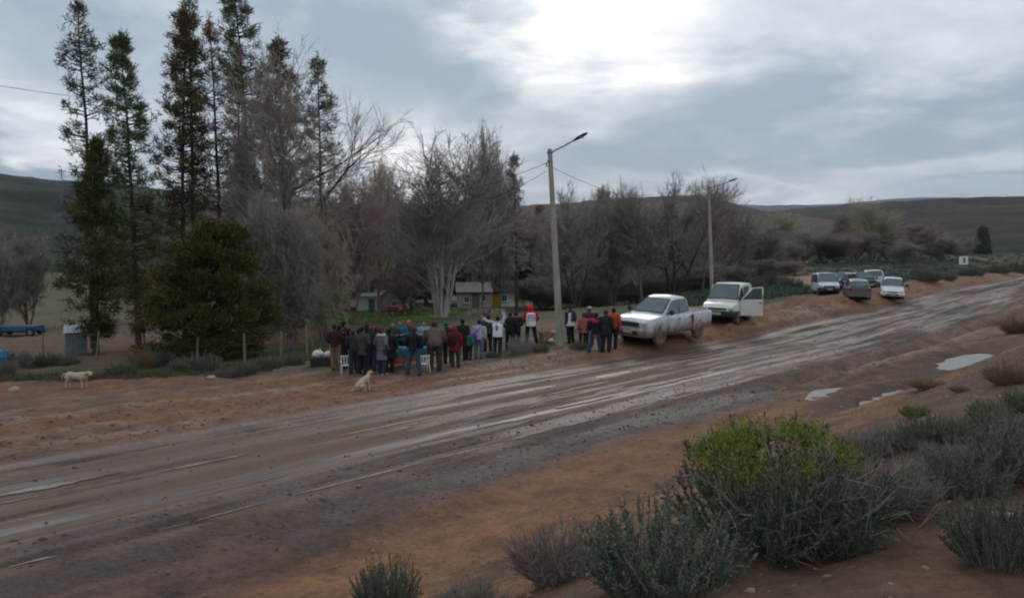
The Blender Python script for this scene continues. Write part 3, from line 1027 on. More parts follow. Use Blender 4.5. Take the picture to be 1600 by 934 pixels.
def lobed_shrub(seed, rx, ry, H, lobes, per, mat, blade_l, blade_w, name, loc, label, cat='tree', base=.06):
    """evergreen built of many sprays on the faces of overlapping lobes"""
    g = np.random.default_rng(seed)
    th = g.uniform(0, 6.28, lobes)
    zz = g.uniform(base, .97, lobes)
    w_ = np.interp(zz, [0, .08, .3, .55, .8, .95, 1], [.45, .85, 1, .84, .55, .26, .1])
    k = .25 + .9 * g.random(lobes) ** .75
    cx, cy = np.cos(th) * w_ * rx * k, np.sin(th) * w_ * ry * k
    ctr = np.stack([cx + .42 * rx * zz - .12 * rx, cy, zz * H * .92], -1)
    rl = g.uniform(.08, .21, lobes) * (rx + ry) / 2 * (.6 + .5 * w_)
    i = np.repeat(np.arange(lobes), per)
    d = norm(g.normal(size=(len(i), 3)) + np.array([0, 0, .25]))
    stray = (g.random(len(i)) < .22)[:, None]
    dirc = norm(ctr + np.array([0, 0, -.3 * H]) * 0 - np.array([0, 0, .35 * H]))
    P = ctr[i] + (d * np.array([1.25, 1.25, .6]) * (rl[i] * g.uniform(.4, 1.1, len(i)))[:, None]) + dirc[i] * (rl[i] * g.uniform(0, .9, len(i)))[:, None] + stray * g.normal(size=(len(i), 3)) * .28
    out = norm(np.stack([P[:, 0], P[:, 1], (P[:, 2] - .25 * H) * .35], -1))
    j = np.repeat(np.arange(len(P)), 6)
    D = norm(d[j] * .5 + out[j] * .8 + np.array([0, 0, .35]) + g.normal(size=(len(j), 3)) * .5)
    crown = blades(P[j] + g.normal(size=(len(j), 3)) * .05, D, g.uniform(.6, 1.3, len(j)) * blade_l, g.uniform(.6, 1.2, len(j)) * blade_w, g, True)
    a0, a1, q0, q1 = chain((0, 0, -.2), (0.05, 0, 1), H * .8, .16, .03, 8, g, .06, .03)
    parts = [tri_tubes(a0, a1, q0, q1, 7)]
    parts.append(tri_tubes(a0[np.minimum((zz * 8).astype(int), 7)], ctr, .04, .015, 4))
    return tree_thing(name, loc, merge(*parts), crown, M_BARK_DARK, mat, label, cat, None)


lobed_shrub(31, 2.6, 2.3, 6.9, 190, 130, M_CYPRESS, .16, .040, 'cypress_tree', at(316, 38.5) + Vector((0, 0, .12)), 'bushy yellow green cypress beside the fence posts')

# ---- bare deciduous trees: six builds, copied
K_W = tree_thing('bare_tree', (0, 0, 0), *bare_tree(101, 10, 1, 18, .36, .10, .20, .20, 10, 9, 6, tw=1.35), M_BARK, M_TWIG, '', 'tree', '')
K_B = tree_thing('bare_tree', (0, 0, 0), *bare_tree(102, 10, 4, 22, .30, .14, .14, .15, 10, 9, 6, fork=.28, tw=1.35), M_BARK, M_TWIG, '', 'tree', '')
K_P = tree_thing('poplar_tree', (0, 0, 0), *bare_tree(103, 10, 6, 34, .30, .16, .28, .15, 6, 7, 5, fork=.12, elev=.85, straight=.03, tw=1.0), M_BARK_WHITE, M_TWIG, '', 'tree', '')
K_S = tree_thing('bare_shrub', (0, 0, 0), *bare_tree(104, 10, 8, 34, .27, .12, .10, .09, 9, 10, 7, fork=.34, tw=1.3), M_BARK, M_TWIG, '', 'tree', '')
K_T = tree_thing('bare_tree', (0, 0, 0), *bare_tree(105, 10, 2, 20, .22, .20, .25, .12, 9, 8, 6, fork=.12, elev=.95, tw=1.2), M_BARK, M_TWIG_PALE, '', 'tree', '')
K_D = tree_thing('bare_tree', (0, 0, 0), *bare_tree(106, 10, 3, 22, .34, .06, .22, .20, 10, 9, 6, fork=.35, tw=1.35), M_BARK_DARK, M_TWIG, '', 'tree', '')

# the big willow with its long limb to the right
pw = at(455, 47)
hw = (z_at(66, 47) - pw.z) * .92
wt, wc = bare_tree(107, hw, 1, 20, .135, .12, .32, .30, 8, 7, 5, tw=.8, elev=.95, straight=.03,
                   extra=[((.1, 0, hw * .40), (.75, -.1, .66), hw * .40, .16, .02), ((.1, .1, hw * .55), (.85, .1, .45), hw * .32, .10, .03),
                          ((.1, .1, hw * .36), (.7, .2, .6), hw * .2, .10, .03), ((-.1, 0, hw * .5), (-.4, -.1, .9), hw * .3, .12, .03),
                          ((0, 0, hw * .24), (.6, -.2, .7), hw * .22, .11, .05)])
tree_thing('willow_tree', pw, wt, wc, M_BARK_DARK, M_TWIG, 'big bare willow with a long limb reaching right against the sky', 'tree', None)

used = set()


def bt(proto, px, Y, top, wpx, label, group=None, rz=None, mats=None, wn=6.0):
    f = id(proto) not in used
    used.add(id(proto))
    return plant_tree(proto, px, Y, top, wpx, label, group, px * .37 if rz is None else rz, mats, 10.0, wn, f)


G1 = 'bare trees behind the gathering'
# originals must be copied from before moving, so stand the copies first and the prototypes last
queue = [
    (K_T, 388, 49.5, 200, 70, 'pale mauve bare tree between the pines and the big willow', None, None, 5.0),
    (K_S, 452, 41.5, 298, 120, 'dense grey bare thicket under the willow, left of the crowd', None, None, 7.0),
    (K_S, 505, 45, 318, 110, 'dense bare shrub just behind the left end of the crowd', None, (M_BARK, M_TWIG_TAN), 7.0),
    (K_B, 548, 60, 286, 120, 'reddish bare tree right of the willow', None, (M_BARK, M_TWIG_RED), 7.0),
    (K_W, 592, 74, 262, 100, 'rounded bare tree left of the white stemmed poplar', None, (M_BARK, M_TWIG_TAN), 7.0),
    (K_P, 690, 68, 238, 180, 'white stemmed poplar clump in the centre of the picture', None, (M_BARK_WHITE, M_TWIG_PALE), 4.9),
    (K_T, 752, 82, 228, 80, 'tall thin bare tree right of the white stemmed poplar', None, (M_BARK, M_TWIG), 5.0),
    (K_T, 782, 88, 252, 60, 'slender pale bare tree beside the thin grey conifer', None, None, 5.0),
    (K_S, 640, 88, 330, 130, 'low bare thicket above the red cart', G1, (M_BARK, M_TWIG_RED), 7.0),
    (K_D, 735, 114, 322, 130, 'bare tree overhanging the cottage with two dark windows', G1, (M_BARK, M_TWIG_DARK), 7.0),
    (K_D, 835, 118, 345, 110, 'bare tree behind the cottage with orange doors', G1, None, 7.0),
    (K_D, 903, 82, 304, 105, 'dark forked bare tree right of the near lamp post', None, (M_BARK_DARK, M_TWIG_PALE), 7.0),
    (K_B, 958, 90, 312, 100, 'second bare tree right of the near lamp post', None, None, 7.0),
    (K_W, 1004, 86, 302, 110, 'bare tree above the parked pickup', None, None, 7.0),
    (K_D, 1052, 88, 288, 125, 'dark bare tree left of the far lamp post', None, (M_BARK_DARK, M_TWIG_PALE), 7.0),
    (K_W, 1096, 96, 300, 100, 'bare tree directly behind the far lamp post', None, (M_BARK, M_TWIG_RED), 7.0),
    (K_B, 1142, 106, 330, 110, 'rounded grey bare tree right of the far lamp post', None, None, 7.0),
    (K_S, 1186, 122, 352, 110, 'lower rounded bare tree above the open door van', None, (M_BARK, M_TWIG_PALE), 7.0),
    (K_P, 1229, 165, 334, 74, 'pale upright poplar beyond the far parked cars, the left one', None, (M_BARK, M_TWIG_TAN), 5.6),
    (K_P, 1361, 170, 316, 84, 'taller pale upright poplar beyond the far parked cars', None, (M_BARK, M_TWIG_TAN), 5.6),
    (K_T, 1312, 175, 335, 46, 'thin bare tree between the two far poplars', None, (M_BARK, M_TWIG), 5.0),
    (K_B, 42, 63, 372, 96, 'spreading bare tree over the blue trailer on the left', None, None, 7.0),
    (K_S, -6, 60, 366, 90, 'bare shrub cut by the left edge of the picture', None, None, 7.0),
]
WOOD = [(420, 78, 318, 130, 'bare tree behind the thicket, between the cypress and the willow'), (478, 84, 330, 130, 'bare tree hidden behind the willow trunk'), (520, 96, 322, 130, 'bare tree above the left end of the lawn'),
        (570, 100, 318, 120, 'bare tree directly behind the white shed'), (616, 108, 320, 130, 'bare tree behind the beige gabled outbuilding'), (668, 112, 316, 130, 'bare tree far behind the white poplar stems'),
        (770, 112, 318, 130, 'bare tree behind the ridge of the cottage with orange doors'), (812, 116, 335, 120, 'bare tree behind the right end of the orange doored cottage'), (872, 112, 338, 130, 'bare tree right behind the near lamp post'),
        (925, 115, 330, 130, 'bare tree above the right hand group of people'), (985, 118, 330, 130, 'bare tree above the pickup bonnet'), (1028, 122, 330, 130, 'bare tree above the pickup cab, far back'), (1080, 126, 335, 130, 'bare tree above the pickup bed, far back'),
        (230, 74, 352, 130, 'bare bush between the second pine and the cypress'), (300, 80, 345, 130, 'bare tree behind the top of the cypress'), (360, 76, 340, 130, 'bare tree behind the right side of the cypress')]
UNDER = [(400, 66, 440, 150, 'low brushwood right of the cypress'), (470, 60, 452, 120, 'low brushwood behind the thicket under the willow'), (530, 104, 405, 120, 'low brushwood left of the white shed'), (645, 116, 418, 120, 'brushwood between the outbuilding and the poplar'),
         (690, 118, 418, 110, 'brushwood far behind the white poplar stems'), (850, 96, 425, 120, 'brushwood left of the near lamp post, beyond the grass'), (900, 92, 428, 120, 'brushwood right of the near lamp post'), (945, 96, 422, 120, 'brushwood above the hats of the right group'),
         (990, 98, 420, 120, 'brushwood left above the pickup'), (1035, 100, 415, 120, 'brushwood straight above the pickup cab'), (1085, 102, 412, 120, 'brushwood left of the far lamp post foot'), (1130, 104, 408, 120, 'brushwood behind the van roof'), (1170, 112, 404, 120, 'brushwood right of the van roof'), (1215, 120, 402, 100, 'brushwood left of the far minivan')]
for k, (px, Y, top, wp, lab) in enumerate(WOOD):
    queue.append(((K_S, K_B, K_D)[k % 3], px, Y, top, wp, lab, G1, ((M_BARK, M_TWIG_RED), None, (M_BARK, M_TWIG), (M_BARK, M_TWIG_PALE))[k % 4], 7.0))
for k, (px, Y, top, wp, lab) in enumerate(UNDER):
    queue.append((K_S, px, Y, top, wp, lab, 'brushwood under the bare trees', ((M_BARK, M_TWIG), (M_BARK, M_TWIG_RED), (M_BARK, M_TWIG_PALE))[k % 3], 7.0))
THICK = [(1210, 150, 372, 90, 'bush left of the left far poplar'), (1252, 158, 362, 90, 'bush right of the left far poplar'), (1290, 160, 366, 90, 'bare bush straight above the far minivan'), (1335, 168, 364, 90, 'bare bush left of the taller far poplar'),
         (1388, 175, 358, 84, 'bare bush right of the taller far poplar'), (1432, 182, 352, 90, 'rounded pale bush right of the far poplars'), (1470, 190, 366, 80, 'bare bush left above the road sign'), (1500, 205, 372, 60, 'small bare bush straight above the road sign'),
         (1170, 140, 376, 90, 'bare bush above the open van door'), (1410, 150, 378, 60, 'low bare bush above the rightmost far car')]
for k, (px, Y, top, wp, lab) in enumerate(THICK):
    queue.append(((K_S, K_B)[k % 2], px, Y, top, wp, lab, 'thicket beyond the far cars', ((M_BARK, M_TWIG_PALE), (M_BARK, M_TWIG), (M_BARK, M_TWIG_RED))[k % 3], 7.0))
last = {}
for i, qd in enumerate(queue):
    last[id(qd[0])] = i
for i, (pr, px, Y, top, wp, lab, grp, mt, wnat) in enumerate(queue):
    plant_tree(pr, px, Y, top, wp, lab, grp, px * .37, mt, 10.0, wnat, first=False)
for pr in {id(q[0]): q[0] for q in queue}.values():
    for ch in list(pr.children):
        bpy.data.objects.remove(ch)
    bpy.data.objects.remove(pr)


# ---- shrubs
M_SAGE = pmat('sage_leaves', [(.062, .086, .056), (.115, .145, .098), (.185, .210, .155)], 3, .85, island=.6, trans=.15)
M_SAGE_DK = pmat('dark_sage_leaves', [(.040, .062, .042), (.078, .108, .072), (.130, .160, .112)], 3, .85, island=.6, trans=.15)
M_GREEN = pmat('fresh_green_leaves', [(.090, .120, .018), (.165, .200, .024), (.25, .275, .05)], 4, .75, island=.6, trans=.25)
M_DRY = pmat('dry_grey_stems', [(.129, .107, .093), (.233, .193, .169), (.345, .293, .259)], 3, .9, island=.4)
M_WOOD = pmat('weathered_wood', [(.119, .092, .073), (.224, .179, .140), (.294, .245, .203)], 5, .9, .5, 30)
M_DRYGRASS = pmat('dry_grass', [(.15, .105, .06), (.25, .18, .105)], 3, .9, island=.6)


def sage(seed, rad, H, stems, leaves, leaf_l, leaf_w, upr=.9, bare=.35, twigs=0, wood=8):
    """woody base, upright shoots, small narrow leaves -> stems, leaves"""
    g = np.random.default_rng(seed)
    st_p, lv = [], []
    # gnarled wood
    for i in range(wood):
        a = g.uniform(0, 6.28)
        d = norm(np.array([math.cos(a), math.sin(a), g.uniform(.1, .9)]))
        b0, b1, s0, s1 = chain((g.normal(0, .06 * rad), g.normal(0, .06 * rad), -.03), d, rad * g.uniform(.6, 1.05), .020 * rad + .004, .004, 6, g, .28, .06)
        st_p.append(tri_tubes(b0, b1, s0, s1, 5))
    for i in range(stems):
        a, q = g.uniform(0, 6.28), math.sqrt(g.random())
        bx_, by_ = math.cos(a) * q * rad * .55, math.sin(a) * q * rad * .55
        d = norm(np.array([math.cos(a) * q * (1.3 - upr), math.sin(a) * q * (1.3 - upr), .55]) + g.normal(size=3) * .10)
        L = H * (1.05 - .35 * q * q) * g.uniform(.6, 1.12)
        b0, b1, s0, s1 = chain((bx_, by_, 0), d, L, .0055, .0022, 5, g, .13, .10)
        st_p.append(tri_tubes(b0, b1, s0, s1, 3))
        n = int(leaves * g.uniform(.6, 1.3))
        if n:
            u = bare + (1 - bare) * g.random(n) ** .8
            k = np.minimum((u * 5).astype(int), 4)
            p = b0[k] + (b1[k] - b0[k]) * (u * 5 - k)[:, None]
            dd = norm(b1[k] - b0[k]) * .9 + g.normal(size=(n, 3)) * .55
            lv.append(blades(p, dd, g.uniform(.6, 1.3, n) * leaf_l, g.uniform(.7, 1.2, n) * leaf_w, g, True))
        if twigs:
            t0, t1 = children(b0[1:], b1[1:], twigs, .05 * H / .6, .22 * H / .6, .55, .15, g)
            st_p.append(tri_tubes(t0, t1, .0022, .0012, 3))
    return merge(*st_p), (merge(*lv) if lv else None)


def shrub_thing(name, loc, stems, leaves, ms, ml, label, group=None, rz=0.0, scale=(1, 1, 1)):
    e = empty(name, loc, rz, label, 'shrub', group, scale)
    link('stems', fast_mesh('stems', *stems, ms), e)
    if leaves is not None:
        link('leaves', fast_mesh('leaves', *leaves, ml), e)
    return e


SA = sage(201, .55, .56, 210, 95, .031, .0085, bare=.15)
SB = sage(202, .60, .62, 200, 82, .034, .0090, upr=.75, twigs=1, wood=16, bare=.18)
SC = sage(203, .45, .50, 190, 14, .018, .006, upr=.75, twigs=3)
SD = sage(204, .55, .50, 200, 80, .030, .0082, upr=.7, twigs=1, bare=.15)
MESHES = {}


def shrub(kind, px, py, wpx, label, group=None, rz=None, hk=1.0, ms=None, ml=None, name='sagebrush'):
    """stand a shrub whose foot is seen at (px, py) and whose width covers wpx"""
    src, rad, m1, m2 = {'A': (SA, .55, M_DRY, M_SAGE), 'B': (SB, .62, M_DRY, M_SAGE_DK), 'C': (SC, .46, M_DRY, M_DRY), 'D': (SD, .58, M_DRY, M_SAGE)}[kind]
    p = on(px, py)
    k = wpx / FPX * p.y / (2 * rad * 1.05)
    if kind not in MESHES:
        MESHES[kind] = (fast_mesh('stems', *src[0], m1), fast_mesh('leaves', *src[1], m2))
    e = empty(name, p - Vector((0, 0, .03 * k)), px * .7 if rz is None else rz, label, 'shrub', group, (k, k, k * hk))
    for nm, me, mm in (('stems', MESHES[kind][0], ms), ('leaves', MESHES[kind][1], ml)):
        o = link(nm, me, e)
        if mm:
            o.material_slots[0].link = 'OBJECT'
            o.material_slots[0].material = mm
    return e


# foreground
fg = shrub('B', 1215, 848, 400, 'large sagebrush with bright yellow green crown in the foreground', None, .4, 1.0)
# its fresh green crown, mustard twigs
gg = np.random.default_rng(77)
n = 900
a, q = gg.uniform(0, 6.28, n), np.sqrt(gg.random(n))
P = np.stack([np.cos(a) * q * .46, np.sin(a) * q * .40, .625 - .17 * q * q + gg.normal(0, .022, n) + .03 * np.sin(a * 3)], -1)
keep = fbm(P[:, 0] * 6 + 3, P[:, 1] * 6 + 8, 5, 2) > .46 + .13 * gg.random(n) * q
P = P[keep]
j = np.repeat(np.arange(len(P)), 14)
lp = P[j] + gg.normal(size=(len(j), 3)) * np.array([.030, .030, .024])
fl = blades(lp, gg.normal(size=(len(j), 3)) * .6 + np.array([0, 0, .7]), gg.uniform(.014, .032, len(j)), gg.uniform(.004, .008, len(j)), gg, True)
cr = link('green_crown', fast_mesh('green_crown', *merge(fl, tri_tubes(P - np.array([0, 0, .05]) * gg.uniform(.6, 1.2, (len(P), 1)), P, .0025, .0015)), M_GREEN), fg)
cr['label'] = 'bright yellow green fresh shoots crowning the bush'

g_d = np.random.default_rng(99)
for i in range(9):
    a = -1.57 + g_d.uniform(-1.2, 1.2)
    st0, st1, q0, q1 = chain((math.cos(a) * .10, math.sin(a) * .10, .01), norm(np.array([math.cos(a), math.sin(a), g_d.uniform(.1, 1.1)])), g_d.uniform(.45, .75), .012, .004, 7, g_d, .25, .02)
    c0, c1 = children(st0[3:], st1[3:], 2, .06, .2, .7, .1, g_d)
    link('dead_branch', fast_mesh('dead_branch', *merge(tri_tubes(st0, st1, q0, q1, 6), tri_tubes(c0, c1, .004, .002, 4)), M_WOOD, True), fg)
shrub('A', 1030, 915, 330, 'grey green leafy sagebrush left of the green crowned bush', None, 1.1, .85)
shrub('A', 1290, 862, 200, 'bluish upright sagebrush in front of the green crowned bush', None, 2.0, .9, ml=M_SAGE_DK)
shrub('C', 880, 905, 190, 'dry dark twiggy bush at the left of the foreground sagebrush', None, .2, .9)
shrub('C', 1385, 800, 180, 'dry grey bush leaning out right of the green crowned bush', None, 2.2, .95)
shrub('A', 605, 958, 130, 'small grey green plant at the bottom edge, left of the dry bush', None, .5, 1.45)
shrub('C', 740, 955, 130, 'low dead twigs at the bottom edge', None, .5, .7)
shrub('A', 1560, 880, 200, 'blue green sagebrush cut by the right edge of the picture', None, 3.0, 1.2, ml=M_SAGE_DK)
shrub('D', 1500, 770, 190, 'grey sagebrush behind the log on the right', None, 1.0, 1.0)
shrub('A', 1440, 765, 110, 'small fresh green tuft between the sagebrush on the right', None, .3, .7, ml=M_GREEN)
shrub('D', 1590, 740, 200, 'pale sagebrush at the right edge, mid height', None, 1.9, 1.1)
G2 = 'sagebrush along the crest of the near bank'
for k, (px, py, wp, kd, hk, lab) in enumerate((
        (1350, 712, 120, 'C', .8, 'dry twiggy bush just right of the green crown, on the crest'), (1400, 700, 120, 'D', .9, 'grey sagebrush second from the green crown on the crest'), (1455, 690, 130, 'A', .9, 'leafy sagebrush mid way along the right crest'),
        (1510, 690, 130, 'D', .95, 'grey sagebrush right of the small fresh green tuft'), (1300, 728, 110, 'D', .7, 'low grey bush behind the green crowned sagebrush'), (1560, 680, 130, 'A', .9, 'leafy sagebrush near the right edge on the crest'),
        (1340, 760, 120, 'C', .7, 'low dry twigs between the green crowned bush and the crest'), (1545, 650, 90, 'D', .9, 'farther grey bush below the brown grass at the right edge'), (1600, 640, 100, 'A', .9, 'sagebrush on the crest cut by the right edge'),
        (1480, 730, 120, 'C', .8, 'dry bush behind the short log'))):
    shrub(kd, px, py, wp * .85, lab, G2, k * 1.3, hk * .95)
shrub('A', 1432, 652, 62, 'bright green tuft on the right bank crest', None, .3, .75, ml=M_GREEN)
shrub('A', 1540, 655, 70, 'second bright green tuft, near the right edge of the picture', None, 1.3, .75, ml=M_GREEN)
shrub('C', 1500, 612, 34, 'lone little bush below the large puddle', None, .3, .6, ms=M_WOOD, ml=M_SAGE_DK)
shrub('C', 1452, 606, 70, 'brown dry grass clump between the two puddles', None, .9, .42, ms=M_DRYGRASS, ml=M_DRYGRASS)
shrub('C', 1580, 600, 90, 'tall brown dry grass clump by the right edge', None, 1.9, .8, ms=M_DRYGRASS, ml=M_DRYGRASS)
shrub('C', 1590, 520, 60, 'dry brown bush on the bank at the right edge', None, 1.9, .9, ms=M_DRYGRASS, ml=M_DRYGRASS)
# far verge
shrub('D', 815, 553, 56, 'rounded grey bush beside the road between the white vest and the red hood', None, .2, 1.25, ms=M_TWIG_PALE, ml=M_TWIG_PALE)
shrub('A', 770, 558, 30, 'small olive bush at the feet of the person with raised arms', None, .2, .7)
shrub('D', 845, 548, 36, 'low bush at the foot of the near lamp post', None, 1.2, .9)
shrub('D', 905, 545, 40, 'low green bush between the lamp post and the group of people', None, 2.2, .85)
shrub('A', 145, 592, 34, 'small green bush beside the standing dog', None, .2, .8, ml=M_GREEN)
shrub('D', 190, 588, 60, 'dark grey bush right of the standing dog', None, .9, 1.0, ml=M_SAGE_DK)
shrub('C', 225, 575, 46, 'pinkish dry grass tuft left of the cypress', None, .4, 1.4, ms=M_DRYGRASS, ml=M_DRYGRASS)
shrub('A', 315, 580, 80, 'blue grey bush at the foot of the cypress', None, 2.4, .8)
shrub('D', 355, 588, 50, 'pale grey bush in front of the leaning fence post', None, .4, .7)
shrub('A', 420, 575, 56, 'small blue green bush right of the cypress', None, .8, .8)
G3 = 'scrub along the fence on the left'
for k, (px, py, wp, kd, lab) in enumerate((
        (30, 575, 70, 'D', 'grey bush right of the blue barrel'), (75, 572, 50, 'A', 'small bush between the barrel and the tin shed'), (110, 570, 40, 'D', 'little grey bush in front of the tin shed'), (250, 572, 60, 'A', 'leafy bush right of the pink dry grass'),
        (285, 578, 50, 'D', 'low bush under the left side of the cypress'), (385, 584, 50, 'D', 'low grey bush below the right side of the cypress'), (460, 570, 44, 'A', 'bush at the foot of the willow'), (5, 585, 50, 'C', 'dry bush at the left edge below the barrel'))):
    shrub(kd, px, py, wp, lab, G3, k * 1.1, 1.0, ml=(M_SAGE_DK if k % 2 else None))
G4 = 'scrub behind the parked cars'
for k, (px, Y, wp, kd, lab) in enumerate((
        (1205, 92, 60, 'B', 'dark bush right of the open van door'), (1235, 90, 50, 'D', 'grey bush left of the far minivan'), (1180, 88, 46, 'B', 'dark bush above the open van door'), (1450, 82, 50, 'B', 'dark bush right of the rightmost far car'),
        (1480, 90, 40, 'D', 'grey bush left of the road sign'), (1520, 88, 46, 'B', 'dark bush right of the road sign'), (1440, 120, 40, 'B', 'dark bush farther out above the rightmost far car'), (1560, 100, 50, 'D', 'grey bush beside the road near the right edge'), (1590, 120, 50, 'B', 'dark bush at the right edge where the road leaves the picture'))):
    p = at(px, Y)
    q = CY - FPX * float(np.dot(UPV, np.array([p.x, p.y, p.z - CAMZ]))) / float(np.dot(FWD, np.array([p.x, p.y, p.z - CAMZ])))
    shrub(kd, px, q, wp, lab, G4, k * 1.7, .8)


# ---- ground cover nobody could count
def ground_cover(name, X, Y, size, nb, mat, label, cat, seed, wd=.12, up=.9):
    g_ = np.random.default_rng(seed)
    Z = ground_z(X, Y)
    j = np.repeat(np.arange(len(X)), nb)
    sz = np.broadcast_to(size, len(X))[j]
    P_ = np.stack([X, Y, Z], -1)[j] + g_.normal(size=(len(j), 3)) * np.stack([sz * .45, sz * .45, sz * .05], -1)
    D_ = g_.normal(size=(len(j), 3)) * .5 + np.array([0, 0, up])
    return tag(link(name, fast_mesh(name, *blades(P_, D_, g_.uniform(.5, 1.2, len(j)) * sz, sz * wd, g_), mat)), label, cat, kind='stuff')


g = np.random.default_rng(301)
N = 5200
r_, a_2 = 60 + 330 * g.random(N) ** 1.6, g.uniform(.17, .72, N)
Y_ = r_ / np.sqrt(1 + a_2 ** 2)
X_ = a_2 * Y_
s_, t_ = to_st(X_, Y_)
ok = (t_ > 29) & ~((r_ > 98) & (r_ < 126) & (a_2 > .31) & (a_2 < .46))
ground_cover('scrub', X_[ok], Y_[ok], g.uniform(.35, .9, ok.sum()), 22, M_SAGE_DK, 'grey green scrub covering the plain on the right', 'scrub', 302, .14)
N = 5200
s_ = g.uniform(-8, 27, N)
t_ = np.interp(s_, [-20, 5, 9.6, 13.6, 17.5, 24], [50, 38, 34.5, 28.6, 26.2, 25]) + np.abs(g.normal(0, 4.0, N))
X_, Y_ = from_st(s_, t_)
ok = fbm(X_ / 4, Y_ / 4, 71, 4) > .44
ground_cover('grass', X_[ok], Y_[ok], g.uniform(.08, .26, ok.sum()), 14, pmat('verge_grass', [(.045, .06, .018), (.085, .085, .04), (.15, .115, .06)], .7, .9, island=.4), 'rough grass on the verge beyond the far shoulder', 'grass', 303, .09)
N = 2600
X_, Y_ = g.uniform(-21, -5, N), g.uniform(59, 95, N)
ground_cover('lawn', X_, Y_, g.uniform(.10, .22, N), 16, pmat('lawn_grass', [(.065, .115, .020), (.125, .190, .036)], .4, .9, island=.4), 'green lawn in front of the cottages', 'grass', 304, .12)
N = 4200
s_, t_ = g.uniform(-2, 30, N), g.uniform(.8, 8.5, N)
X_, Y_ = from_st(s_, t_)
ground_cover('bank_litter', X_, Y_, g.uniform(.03, .09, N), 7, pmat('litter', [(.08, .07, .045), (.13, .105, .07), (.07, .085, .04)], 3, .9, island=.5), 'sparse dead leaves and grass bits on the near bank', 'litter', 305, .06, .3)
# dead stalk and log in the foreground
pl = on(1500, 850)
lg = MB()
lg.tube([(0, 0, .03), (.10, .03, .07), (.22, .05, .12), (.34, .05, .13)], [.03, .045, .05, .03], 8)
lg.tube([(.12, .03, .08), (.16, -.06, .12)], [.018, .008], 6)
tag(lg.build('log', M_WOOD, None, True, 50, pl), 'short weathered log lying on the bank at the right', 'log')
ps_ = on(905, 880)
sk = MB()
sk.tube([(0, 0, 0), (.02, 0, .15), (.01, .01, .33), (-.03, 0, .47)], [.006, .005, .004, .003], 5)
tag(sk.build('dead_stalk', M_WOOD, None, True, None, ps_), 'single pale dead stalk standing above the dry bush', 'stalk')

# ================================================================== STREET FURNITURE AND BUILDINGS
M_CONC = pmat('weathered_concrete', [(.22, .205, .17), (.31, .29, .245), (.38, .36, .31)], 2.5, .9, .3, 25, stretch=(1, 1, .3))
M_GALV = pmat('galvanised_steel', [(.16, .165, .17), (.24, .245, .25)], 6, .5, metal=.6)
M_DARKMETAL = pmat('dark_metal', [(.03, .03, .032), (.055, .055, .058)], 6, .6)
M_WIRE = pmat('black_cable', [(.02, .02, .022)], rough=.6)
ROADSIDE = Vector((CS, -SN, 0))          # from the poles towards the road


def lamp_post(px, Y, top, label, lean, arm_len, base_drop=0.0):
    p = at(px, Y)
    H = z_at(top, Y) - p.z
    e = empty('lamp_post', p - Vector((0, 0, .2)), 0, label, 'lamp post', 'lamp posts beside the road')
    lx = math.tan(lean)
    H += .2
    b = MB()
    b.tube([(-lx * H * f, 0, H * f) for f in (0, .25, .5, .75, 1)], [.165, .15, .135, .118, .10], 12)
    b.build('pole', M_CONC, e, True, 60)
    tp = Vector((-lx * H, 0, H))
    b = MB()
    for zz in (.15, .55):
        b.tube([tp + Vector((0, 0, -zz - .03)), tp + Vector((0, 0, -zz + .03))], .125, 12)
    b.build('bracket', M_GALV, e, True, 50)
    b = MB()
    d = ROADSIDE
    pts = [tp + Vector((0, 0, -.22)) + d * .06, tp + d * .25 + Vector((0, 0, -.10)), tp + d * arm_len * .6 + Vector((0, 0, .07)), tp + d * arm_len + Vector((0, 0, .27))]
    b.tube(pts, .032, 8)
    b.build('arm', M_GALV, e, True, 60)
    b = MB()
    q = pts[-1]
    dd = (pts[-1] - pts[-2]).normalized()
    b.tube([q - dd * .06, q + dd * .05, q + dd * .25, q + dd * .55, q + dd * .70], [(.04, .04), (.09, .05), (.13, .065), (.12, .055), (.05, .02)], 10, xaxis=(SN, CS, 0))
    lh = b.build('lamp_head', M_DARKMETAL, e, True, 50)
    b = MB()
    b.ell(q + dd * .36 - Vector((0, 0, .05)), (.11, .11, .04), 10, 6)
    b.build('lens', pmat('lamp_lens', [(.35, .36, .36)], rough=.2, spec=.5), lh, True)
    b = MB()
    for sgn in (-1, 1):
        b.tube([tp + Vector((sgn * .0, sgn * .12, -.75)), tp + Vector((-.14 * 1, sgn * .18, -.75)), tp + Vector((-.14, sgn * .18, -.62))], [.015, .015, .03], 6)
    b.build('insulator', M_DARKMETAL, e, True)
    return e, p + tp - Vector((0, 0, .2))


lp1, top1 = lamp_post(876, 35.6, 233, 'near tall leaning concrete lamp post beside the crowd', R(3.2), 1.4)
lp2, top2 = lamp_post(1114, 64, 291, 'farther lamp post rising behind the open door van', R(2.6), 1.75)


def cable(a, b, sag, label, r=.011):
    m = MB()
    n = 24
    pts = [Vector(a).lerp(Vector(b), i / n) - Vector((0, 0, sag * 4 * (i / n) * (1 - i / n))) for i in range(n + 1)]
    m.tube(pts, r, 5)
    return tag(m.build('overhead_cable', M_WIRE, None, True), label, 'cable')


cable(top1 - Vector((0, 0, .75)), top2 - Vector((0, 0, .75)), 1.0, 'cable sagging between the two lamp posts')
cable(top1 - Vector((.14, .18, .62)), at(640, 60) + Vector((0, 0, 9.5)), .5, 'upper cable running left from the near lamp post')
cable(top1 - Vector((.14, -.18, .95)), at(700, 56) + Vector((0, 0, 8.2)), .5, 'lower cable running left from the near lamp post')
cable(Vector((-34, 42, z_at(90, 42))), Vector((-25.1, 46, z_at(150, 46))), .15, 'cable crossing the sky to the leftmost pine', .014)

